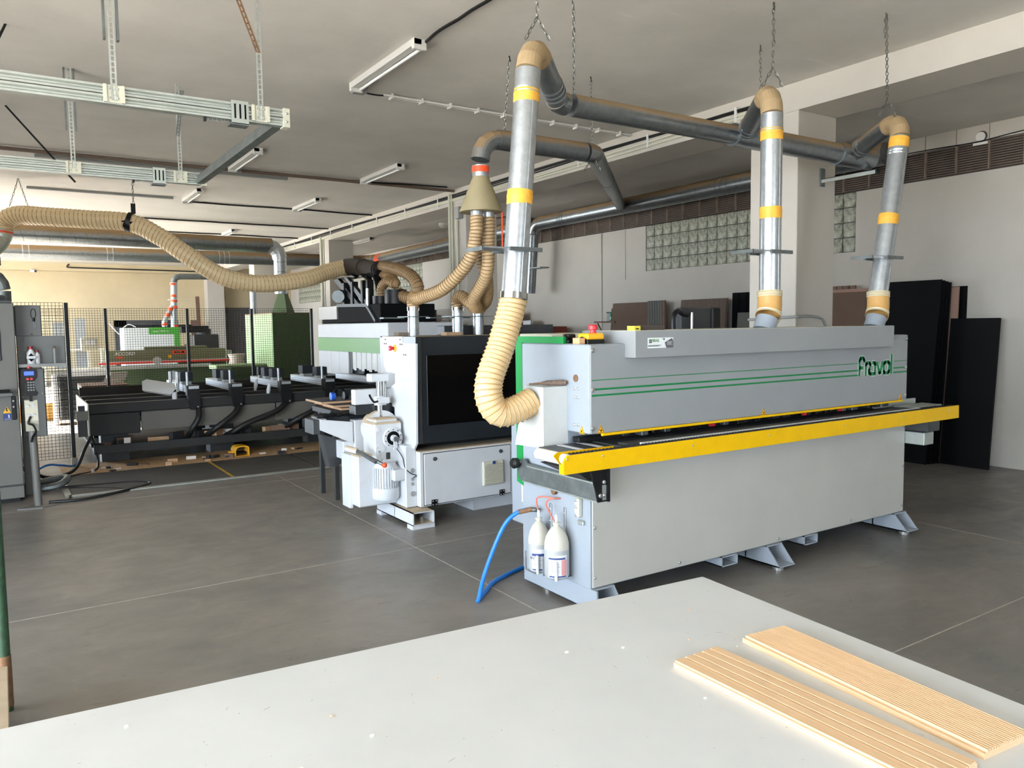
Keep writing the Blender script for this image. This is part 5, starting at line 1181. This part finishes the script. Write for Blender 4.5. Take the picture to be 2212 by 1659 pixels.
o = bx('red_badge', 'tape_orange', pb, 2.905, 3.17, Y-.004, Y, 1.09, 1.175); bx('badge_plate', 'black_matte', o, 2.95, 3.13, Y-.006, Y-.004, 1.115, 1.15, .01); text('badge_text', 'PAC 409', .03, 'letter_pale', o, (2.975, Y-.0065, 1.122), (1, 0, 0), (0, 0, 1), .001)
bx('yellow_badge', 'yellow_sign', pb, 2.826, 2.888, Y-.004, Y, 1.015, 1.085)
bx('red_rail', 'red_rail', t, 1.545, 4.12, Y-.22, Y-.16, .93, .965, .006); bx('rail_track', 'silver', t, 1.6, 4.1, Y-.16, Y, .945, .98)
bx('table_edge', 'silver', t, 1.5, 3.6, Y-.25, Y-.1, .83, .90, .004); bx('body', 'green_mach', t, 1.6, 3.9, Y-.08, Y+.5, .02, .83, .01); bx('side_body', 'green_mach', t, 3.0, 3.95, Y-.02, Y+.5, .2, .97)
B().tube([(2.58, Y-.25, .98), (2.58, Y-.23, .98)], .08, 16).ob('guide_wheel', 'silver', t)
t = thing('control_pendant', 'beige control console on a post beside the panel machine', 'console', (1.4, 16.6, 0))
bx('console_box', 'cream', t, 1.25, 1.53, 16.5, 16.7, 1.22, 1.46, .01); bx('console_dial', 'white_plastic', t, 1.32, 1.39, 16.49, 16.5, 1.33, 1.42); bx('console_dial', 'white_plastic', t, 1.41, 1.48, 16.49, 16.5, 1.33, 1.42); bx('console_post', 'cream', t, 1.36, 1.42, 16.55, 16.61, 0, 1.22)
t = thing('white_machine', 'white machine with a green corner panel behind the olive beam', 'machine', (3.0, 20.4, 0))
bx('machine_body', 'paint_white', t, 2.40, 3.6, 20.0, 20.8, 0, 1.64, .01); bx('green_panel', 'green_lime', t, 2.925, 3.605, 19.99, 20.0, 1.485, 1.645); bx('green_panel', 'green_lime', t, 3.475, 3.607, 19.985, 20.0, .9, 1.645)
text('panel_text', 'biex WN 6', .075, 'letter_pale', t, (3.02, 19.987, 1.53), (1, 0, 0), (0, 0, 1), .001)
B().tube(spl([(2.1, 20, 1.75), (2.3, 20, 1.5), (2.35, 20, 1.6), (2.5, 20, 1.72), (2.65, 20, 1.66)], 6), .012, 6).ob('machine_cable', 'white_plastic', t)
t = thing('taped_duct', 'galvanised duct with orange tape bands above the white machine', 'duct', (3.5, 20.2, 1.64))
pipe(t, (3.52, 20.2, 1.64), (3.56, 20.2, 2.72), .075, 'galv_bare', 'drop_pipe', 16); elbow(t, (3.56, 20.2, 2.0), (3.56, 20.2, 2.86), (5.2, 20.2, 2.88), .13, .072, 'galv_dull', 3); pipe(t, (3.68, 20.2, 2.865), (5.4, 20.2, 2.89), .072, 'galv_dull', 'cross_pipe', 16)
for z in (1.67, 2.12, 2.28, 2.4, 2.68): B().ring((3.54, 20.2, z), (0, 0, 1), .075, .06, .004).ob('tape_band', 'tape_orange', t)
B().ring((3.8, 20.2, 2.866), (1, 0, 0), .073, .06, .004).ob('tape_band', 'tape_orange', t)
pipe(t, (3.3, 20.15, 1.66), (3.3, 20.15, 1.8), .06, 'galv_bare', 'side_pipe', 14); pipe(t, (3.3, 20.15, 1.78), (3.5, 20.18, 2.16), .055, 'galv_bare', 'side_pipe', 14)
for c in ((3.3, 20.15, 1.72), (3.38, 20.16, 1.94), (3.45, 20.17, 2.08)): B().ring(c, (.35, 0, 1), .057, .07, .005).ob('tape_band', 'tape_orange', t)
bx('slide_gate', 'cream', t, 3.42, 4.0, 20.1, 20.3, 2.30, 2.31)
# sunlit saw bench near the opening
t = thing('saw_bench', 'white topped saw bench with dark slatted body standing in sunlight', 'bench', (1.1, 15.2, 0))
bx('bench_top', 'paint_white', t, .95, 1.55, 14.95, 15.6, .83, .92, .006); bx('side_table', 'cream', t, .3, 1.5, 15.6, 16.2, .86, .92); bx('bench_body', 'charcoal', t, .78, 1.5, 15.05, 15.6, .1, .83, .01); bx('bench_leg', 'white_plastic', t, .70, .76, 15.1, 15.5, 0, .85)
for k in range(8): bx('body_slat', 'dark_steel', t, .8, 1.5, 15.03, 15.05, .15+k*.08, .19+k*.08)
t = thing('board_trolley', 'low trolley with pale offcuts behind the fence', 'trolley', (1.4, 13.9, 0)); bx('deck', 'scrap_b', t, 1.0, 1.65, 13.5, 14.3, .72, .75); bx('frame', 'green_mach', t, 1.0, 1.65, 13.52, 14.3, .66, .72)
for x in (1.02, 1.58):
    for y in (13.55, 14.2): bx('leg', 'green_mach', t, x, x+.05, y, y+.05, 0, .67)
for k in range(4): tag(B().box(-.15, .15, -.03, .03, 0, .04).xf(Matrix.Translation((1.48+.03*k, 13.9+.06*k, .751+.041*k)) @ Matrix.Rotation(.3*k-.4, 4, 'Z')).ob('pale_offcut', 'scrap_c'), 'pale offcut piled on the trolley behind the fence', 'offcut', 'offcuts on the trolley')
t = thing('yellow_beam', 'orange timber beam lying in the sunlit bay', 'beam', (.8, 16.3, .0)); bx('timber', mat('timber', (214, 160, 84), .7, var=.1), t, -.4, 1.3, 16.1, 16.25, 0, .3)
bx('timber_cap', 'cream', t, -.4, 1.3, 16.25, 16.5, 0, .28)
t = thing('green_bench', 'pale green low bench in front of the green cabinet', 'bench', (3.5, 14.6, 0)); bx('bench_top', 'green_pale', t, 3.2, 4.1, 14.5, 15.1, .86, .94, .006); bx('bench_front', 'green_dark', t, 3.45, 3.95, 14.49, 14.51, .72, .9); bx('bench_body', 'green_mach', t, 3.25, 4.05, 14.55, 15.05, 0, .86)
t = thing('waste_bag', 'pale waste sack standing beside the green cabinet', 'sack', (3.85, 15.6, 0)); B().lathe([(.16, 0), (.2, .1), (.19, .8), (.13, 1.0), (.17, 1.1)], (3.85, 15.7, 0), 14).ob('sack', mat('sack', (214, 200, 184), .8, var=.1, bump=.5, bscale=14), t)
t = thing('bore_machine', 'dark boring machine far behind the white machine', 'machine', (4.5, 22.3, 0)); bx('machine_body', 'dark_steel', t, 4.3, 4.95, 22, 22.6, .0, 1.45, .02); bx('machine_head', 'black', t, 4.0, 4.7, 22.0, 22.4, 1.5, 1.68, .01); bx('machine_arm', 'black', t, 2.7, 4.3, 22.2, 22.3, 1.63, 1.72); B().tube([(4.6, 22.2, 1.3), (4.6, 22.2, 1.6)], .2, 14).ob('machine_motor', 'dark_steel', t)
t = thing('dark_frame_rack', 'dark open rack against the back wall', 'rack', (3.2, 24, 0)); bx('rack_beam', 'charcoal', t, 2.65, 4.3, 24, 24.1, 1.68, 1.86); bx('rack_post', 'charcoal', t, 2.65, 2.95, 24, 24.1, 0, 1.86); bx('rack_post', 'charcoal', t, 4.2, 4.3, 24, 24.1, 0, 1.7)
mat('slat_brown', (110, 84, 70), .7, var=.2)
for k, (x, w_, h, m) in enumerate(((5.55, .12, 2.7, 'slat_brown'), (5.35, .2, 1.9, 'slat_brown'), (5.72, .06, 1.85, 'scrap_a'), (5.1, .25, 1.1, 'rust'))):
    b = B().box(x, x+w_, 27.5, 27.53, 0, h).xf(Matrix.Translation((0, 27.5, 0)) @ Matrix.Rotation(R(-6), 4, 'X') @ Matrix.Translation((0, -27.5, 0)))
    tag(b.ob('leaning_plank', m), ['tallest brown plank', 'wide brown plank', 'thin pale plank', 'short rusty plank'][k]+' leaning on the back wall by the last column', 'plank')
for x, lab in ((1.32, 'darker'), (1.9, 'paler')):
    tag(bx('wall_post', 'grey_box', None, x, x+.28, 26.9, 27.1, 0, 1.85 if x < 1.5 else 1.95), 'grey post far back in the sunlit bay, the %s one' % lab, 'post')
t = thing('low_wall_shelf', 'long pale shelf running along the back wall', 'shelf', (1.5, 26.5, 0)); bx('shelf_top', 'cream', t, -1.5, 2.6, 26.3, 26.8, 1.0, 1.05); bx('shelf_leg', 'cream', t, 1.0, 1.06, 26.4, 26.5, 0, 1.0); bx('shelf_leg', 'cream', t, 2.5, 2.56, 26.4, 26.5, 0, 1.0)
pt = thing('far_pipe', 'spiral pipe standing behind the gantry beside the far column', 'duct', (6.25, 17.5, 0)); pipe(pt, (6.3, 17.3, .0), (6.3, 17.3, 3.3), .075, 'galv_bare', 'pipe', 16)
for k in range(20): B().ring((6.3, 17.3, .9+k*.12), (.1, 0, 1), .075, .006, .003, 14).ob('spiral_seam', 'galv_dull', pt)
# wall camera
t = thing('wall_camera', 'small white camera with a cable on the back beam', 'camera', (.9, 27.85, 3.4)); bx('camera_body', 'white_plastic', t, .86, .98, 27.8, 27.9, 3.38, 3.45, .01); B().tube([(.98, 27.82, 3.41), (1.02, 27.8, 3.40)], .03, 10).ob('lens', 'black', t)
cable('wall_cable', 'black cable looped along the back beam', [(1.9, 27.88, 3.66), (1.85, 27.88, 3.58), (2.0, 27.88, 3.55), (3.2, 27.88, 3.54), (5.9, 27.88, 3.52)], .02, wob=.005)
# ------------------------------------------------------------------ boards leaning on the right wall
mat('board_black', (10, 10, 11), .6, spec=.12); mat('board_brown', (94, 72, 56), .65, var=.05); mat('board_pink', (150, 120, 104), .7); mat('board_grey', (92, 92, 86), .65, var=.1); mat('walnut', (96, 80, 68), .6, var=.3, scale=5, stretch=(1, 14, 1))
def lean(name, label, m, y0, y1, xb, xt, h, th=.018, z0=0, group=None, cat='board'):
    v = []; L = math.hypot(xt-xb, h); nx, nz = h/L*th, -(xt-xb)/L*th
    for y in (y0, y1): v += [(xb, y, z0), (xt, y, z0+h), (xt-nx, y, z0+h-nz), (xb-nx, y, z0-nz)]
    b = B().add(v, [(0, 1, 2, 3), (7, 6, 5, 4), (0, 4, 5, 1), (1, 5, 6, 2), (2, 6, 7, 3), (3, 7, 4, 0)])
    return tag(b.ob(name, m, None, smooth=False), label, cat, group)
for k in range(4):
    lean('black_board', ['outermost', 'second', 'third', 'innermost'][k]+' tall black board of the stack leaning by the column', 'board_black', 4.60-.012*k, 5.24-.05*k, 8.48+.06*k, 8.70+.04*k, 2.035-.01*k, .025)
lean('pink_board', 'pinkish brown board edge showing behind the tall black boards', 'board_pink', 4.50, 5.2, 8.78, 8.87, 1.955)
lean('black_board', 'thin black sheet behind the pinkish board', 'board_black', 4.46, 5.1, 8.915, 8.957, 1.965, .008)
lean('black_board', 'shorter black board leaning alone on the right wall', 'board_black', 4.055, 4.56, 8.70, 8.85, 1.605, .035)
lean('brown_board', 'brown board with a rounded corner leaning right of the column', 'board_brown', 5.52, 6.6, 8.55, 8.76, 1.945)
lean('brown_board', 'pale pink board showing above the brown board right of the column', 'board_pink', 5.44, 6.6, 8.68, 8.83, 1.985, .03)
for k in range(5): tag(bx('brown_block', 'slat_brown', None, 8.80, 8.83, 5.72+k*.085, 5.78+k*.085, 1.986, 2.03), 'small brown block standing on the pale pink board', 'block', 'blocks on the pale board')
lean('brown_board', 'large brown board leaning below the loose wire', 'board_brown', 9.22, 10.12, 8.45, 8.72, 1.935)
for k in range(8): lean('grey_slat_board', 'narrow grey board in the row behind the large brown board', 'board_grey' if k < 7 else 'rust', 8.88, 9.9, 8.50+.035*k, 8.74+.026*k, 1.945+.002*k, .016, group='grey boards stacked on edge') if False else tag(bx('grey_slat_board', 'board_grey' if k < 6 else ('slat_brown'), None, 8.64, 8.68, 9.215-.055*(k+1)+.008, 9.215-.055*k, 0, 1.95, .004), 'narrow grey upright board right of the large brown board' if k < 6 else 'reddish brown upright board ending the grey row', 'board', 'grey upright boards' if k < 6 else None) if k < 7 else None
lean('walnut_panel', 'walnut grained panel leaning under the glass blocks', 'walnut', 7.66, 8.55, 8.55, 8.75, 1.94, .04)
for k in range(3): lean('black_strip', 'tall black strip leaning between walnut panel and column', 'board_black', 7.47-.135*k+.13, 7.47-.135*k+.25, 8.88, 8.92, 2.02, .02, group='black strips by the column')
lean('grey_board', 'small grey board leaning in front of the black strips', 'board_grey', 7.1, 7.45, 8.60, 8.72, 1.73)
t = thing('wall_shelf', 'small brown wall shelf on a black bracket', 'shelf', (8.75, 10.3, 1.62)); bx('shelf_board', 'slat_brown', t, 8.62, XW, 10.0, 10.53, 1.615, 1.64); B().tube([(8.66, 10.48, 1.61), (8.93, 10.48, 1.2)], .01, 6).ob('bracket', 'black', t)
t = thing('green_bottle', 'green glass bottle standing on the small wall shelf', 'bottle', (8.75, 10.2, 1.64)); B().lathe([(.035, 0), (.038, .02), (.038, .12), (.015, .17), (.014, .2)], (8.75, 10.2, 1.64), 14).ob('bottle_glass', mat('bottle_green', (10, 110, 60), .15, spec=.8), t); B().tube([(8.75, 10.2, 1.84), (8.75, 10.2, 1.855)], .016, 10).ob('cap', 'bottle_red', t)
tag(bx('shelf_tin', 'grey_box', None, 8.78, 8.9, 10.25, 10.38, 1.64, 1.78, .006), 'grey tin with dark lid beside the green bottle', 'tin'); bx('tin_lid', 'black', bpy.data.objects['shelf_tin'], 8.775, 8.905, 10.245, 10.385, 1.78, 1.80)
tag(bx('red_crate', mat('crate_red', (110, 42, 28), .7), None, 8.2, 8.7, 11.4, 12.3, 0, 1.56, .01), 'dark red crate against the right wall behind the edge bander', 'crate')
rnd = random.Random(5)
for k in range(11):
    y = 12.6+k*.42; lean('stacked_board', 'upright board in the row behind the far fence', rnd.choice(['slat_brown', 'scrap_b', 'board_pink', 'board_black', 'white_plastic']), y, y+.36, 8.5+.02*(k % 3), 8.75, rnd.uniform(1.6, 1.9), .03, group='boards behind the far fence')
cable('wall_cable', 'grey cable running along the column foot above the machine', [(5.93, 4.95, 1.62), (5.93, 4.7, 1.63), (5.93, 4.44, 1.64), (6.1, 4.42, 1.645), (6.3, 4.42, 1.62), (6.4, 4.42, 1.5)], .012, 'grey_box', wob=.003)
# ------------------------------------------------------------------ foreground table and profiled boards
mat('table_top', (208, 211, 211), .38, var=.05, scale=2.5, spec=.5)
TA = R(-4.7); TC = Vector((1.815, 1.685, 0))
def tw(u, v, z):        # u along the table towards the left, v towards the viewer
    return TC+Vector((-math.cos(TA), -math.sin(TA), 0))*u+Vector((math.sin(TA), -math.cos(TA), 0))*v+Vector((0, 0, z))
def tbox(name, m, parent, u0, u1, v0, v1, z0, z1):
    b = B().box(u0, u1, v0, v1, z0, z1, .002); b.v = [tuple(tw(*p)) for p in b.v]; b.f = b.f
    return b.ob(name, m, parent)
tb = thing('work_table', 'large pale grey work table top with scuffs and chips', 'table', tuple(tw(1.2, .7, 0)))
tbox('table_top', 'table_top', tb, 0, 2.35, 0, 1.3, .772, .80)
tbox('table_frame', 'fravol_grey', tb, .05, 2.3, .05, 1.25, .70, .772)
for u in (.1, 2.2):
    for v in (.1, 1.15): tbox('leg', 'fravol_grey', tb, u, u+.06, v, v+.06, 0, .70)
mat('scuff', (160, 162, 162), .7); mat('chip_pale', (240, 236, 228), .6); mat('chip_wood', (214, 170, 140), .7)
rnd = random.Random(21); sc = B()
for k in range(150):
    u, v = rnd.uniform(.02, 2.2), rnd.uniform(.02, 1.0); l = rnd.uniform(.0008, .0025) if k % 6 else rnd.uniform(.003, .009); a = rnd.uniform(0, 3.1); w_ = rnd.uniform(.0004, .001)
    c = tw(u, v, .8003); d = Vector((math.cos(a), math.sin(a), 0)); n = Vector((-d.y, d.x, 0))
    sc.add([c-d*l-n*w_, c+d*l-n*w_, c+d*l+n*w_, c-d*l+n*w_], [(0, 1, 2, 3)])
o = sc.ob('scuff_marks', 'scuff', tb, smooth=False); o['kind'] = 'stuff'
for k in range(14):
    u, v = rnd.uniform(.1, 1.8), rnd.uniform(.05, .8); c = tw(u, v, .8); s = rnd.uniform(.0015, .004)
    tag(B().box(c.x-s, c.x+s*1.4, c.y-s, c.y+s, .8, .8+s*1.2, s*.4).ob('wood_chip', 'chip_pale' if k % 3 else 'chip_wood'), 'tiny pale wood chip lying on the work table', 'chip', 'chips on the table')
# two profiled timber boards
wd = mat('beech', (222, 190, 152), .5, col2=(212, 178, 138), scale=5, stretch=(.8, 30, 30))
def board(label, org, ang, L, prof, name):
    me = B().prism(prof, 'x', 0, L); o = me.ob(name, wd, None, smooth=True, ang=40); o.location = org; o.rotation_euler = (0, 0, R(ang)); return tag(o, label, 'board')
W_ = .148; T_ = .0165
pr = [(0, 0), (W_, 0), (W_, T_*.72)]                       # stepped edge, then wide flats split by small beads
pr += [(W_-.005, T_*.74)]
n = 5; fw = (W_-.010)/n
for k in range(n):
    y1 = W_-.005-k*fw; y0 = y1-fw
    pr += [(y1, T_), (y0+.006, T_), (y0+.0045, T_-.0035), (y0, T_-.0035)] if k < n-1 else [(y1, T_), (y0, T_), (y0, T_*.72), (0, T_*.72)]
PROF_A = pr
m_ = 18; pw = (.149-.012)/m_; pr = [(0, 0), (.149, 0), (.149, T_*.7), (.143, T_*.7)]
for k in range(m_):
    y1 = .143-k*pw
    pr += [(y1, T_-.001), (y1-pw*.12, T_), (y1-pw*.42, T_), (y1-pw*.55, T_-.001), (y1-pw*.62, T_-.005), (y1-pw*.92, T_-.005)]
pr += [(.006, T_*.7), (0, T_*.7)]
PROF_B = pr
board('beech board with wide flat strips lying on the work table', (1.27, 1.266, .80), -90.3, .603, PROF_A, 'wide_strip_board')
board('beech board with fine parallel ribs lying on the work table', (1.514, 1.271, .80), -95.6, .604, PROF_B, 'ribbed_board')
# trolley at the left edge
t = thing('green_trolley', 'worn green tube trolley with a pale wooden deck', 'trolley', (-.5, 3.4, 0))
mat('tube_green', (44, 74, 50), .5, var=.35, scale=30); mat('deck_wood', (176, 160, 136), .8, var=.15)
B().cyl((-.055, 3.84, .0), (-.055, 3.84, .98), .022, n=14).ob('post', 'tube_green', t); B().cyl((-.055, 3.84, .02), (-.055, 3.84, .24), .024, n=14).ob('post_foot', 'rust', t)
bx('deck', 'deck_wood', t, -1.1, -.045, 2.8, 3.82, .178, .20, .003); bx('deck_frame', 'rust', t, -1.1, -.05, 2.8, 3.8, .13, .178); bx('caster', 'rubber', t, -.12, -.07, 3.3, 3.4, 0, .13, .01); bx('caster', 'rubber', t, -1.0, -.95, 3.3, 3.4, 0, .13, .01)
B().cyl((-1.05, 3.84, 0), (-1.05, 3.84, .98), .022, n=14).ob('post', 'tube_green', t); B().cyl((-1.05, 3.84, .97), (-.055, 3.84, .97), .02, n=12).ob('handle', 'tube_green', t)
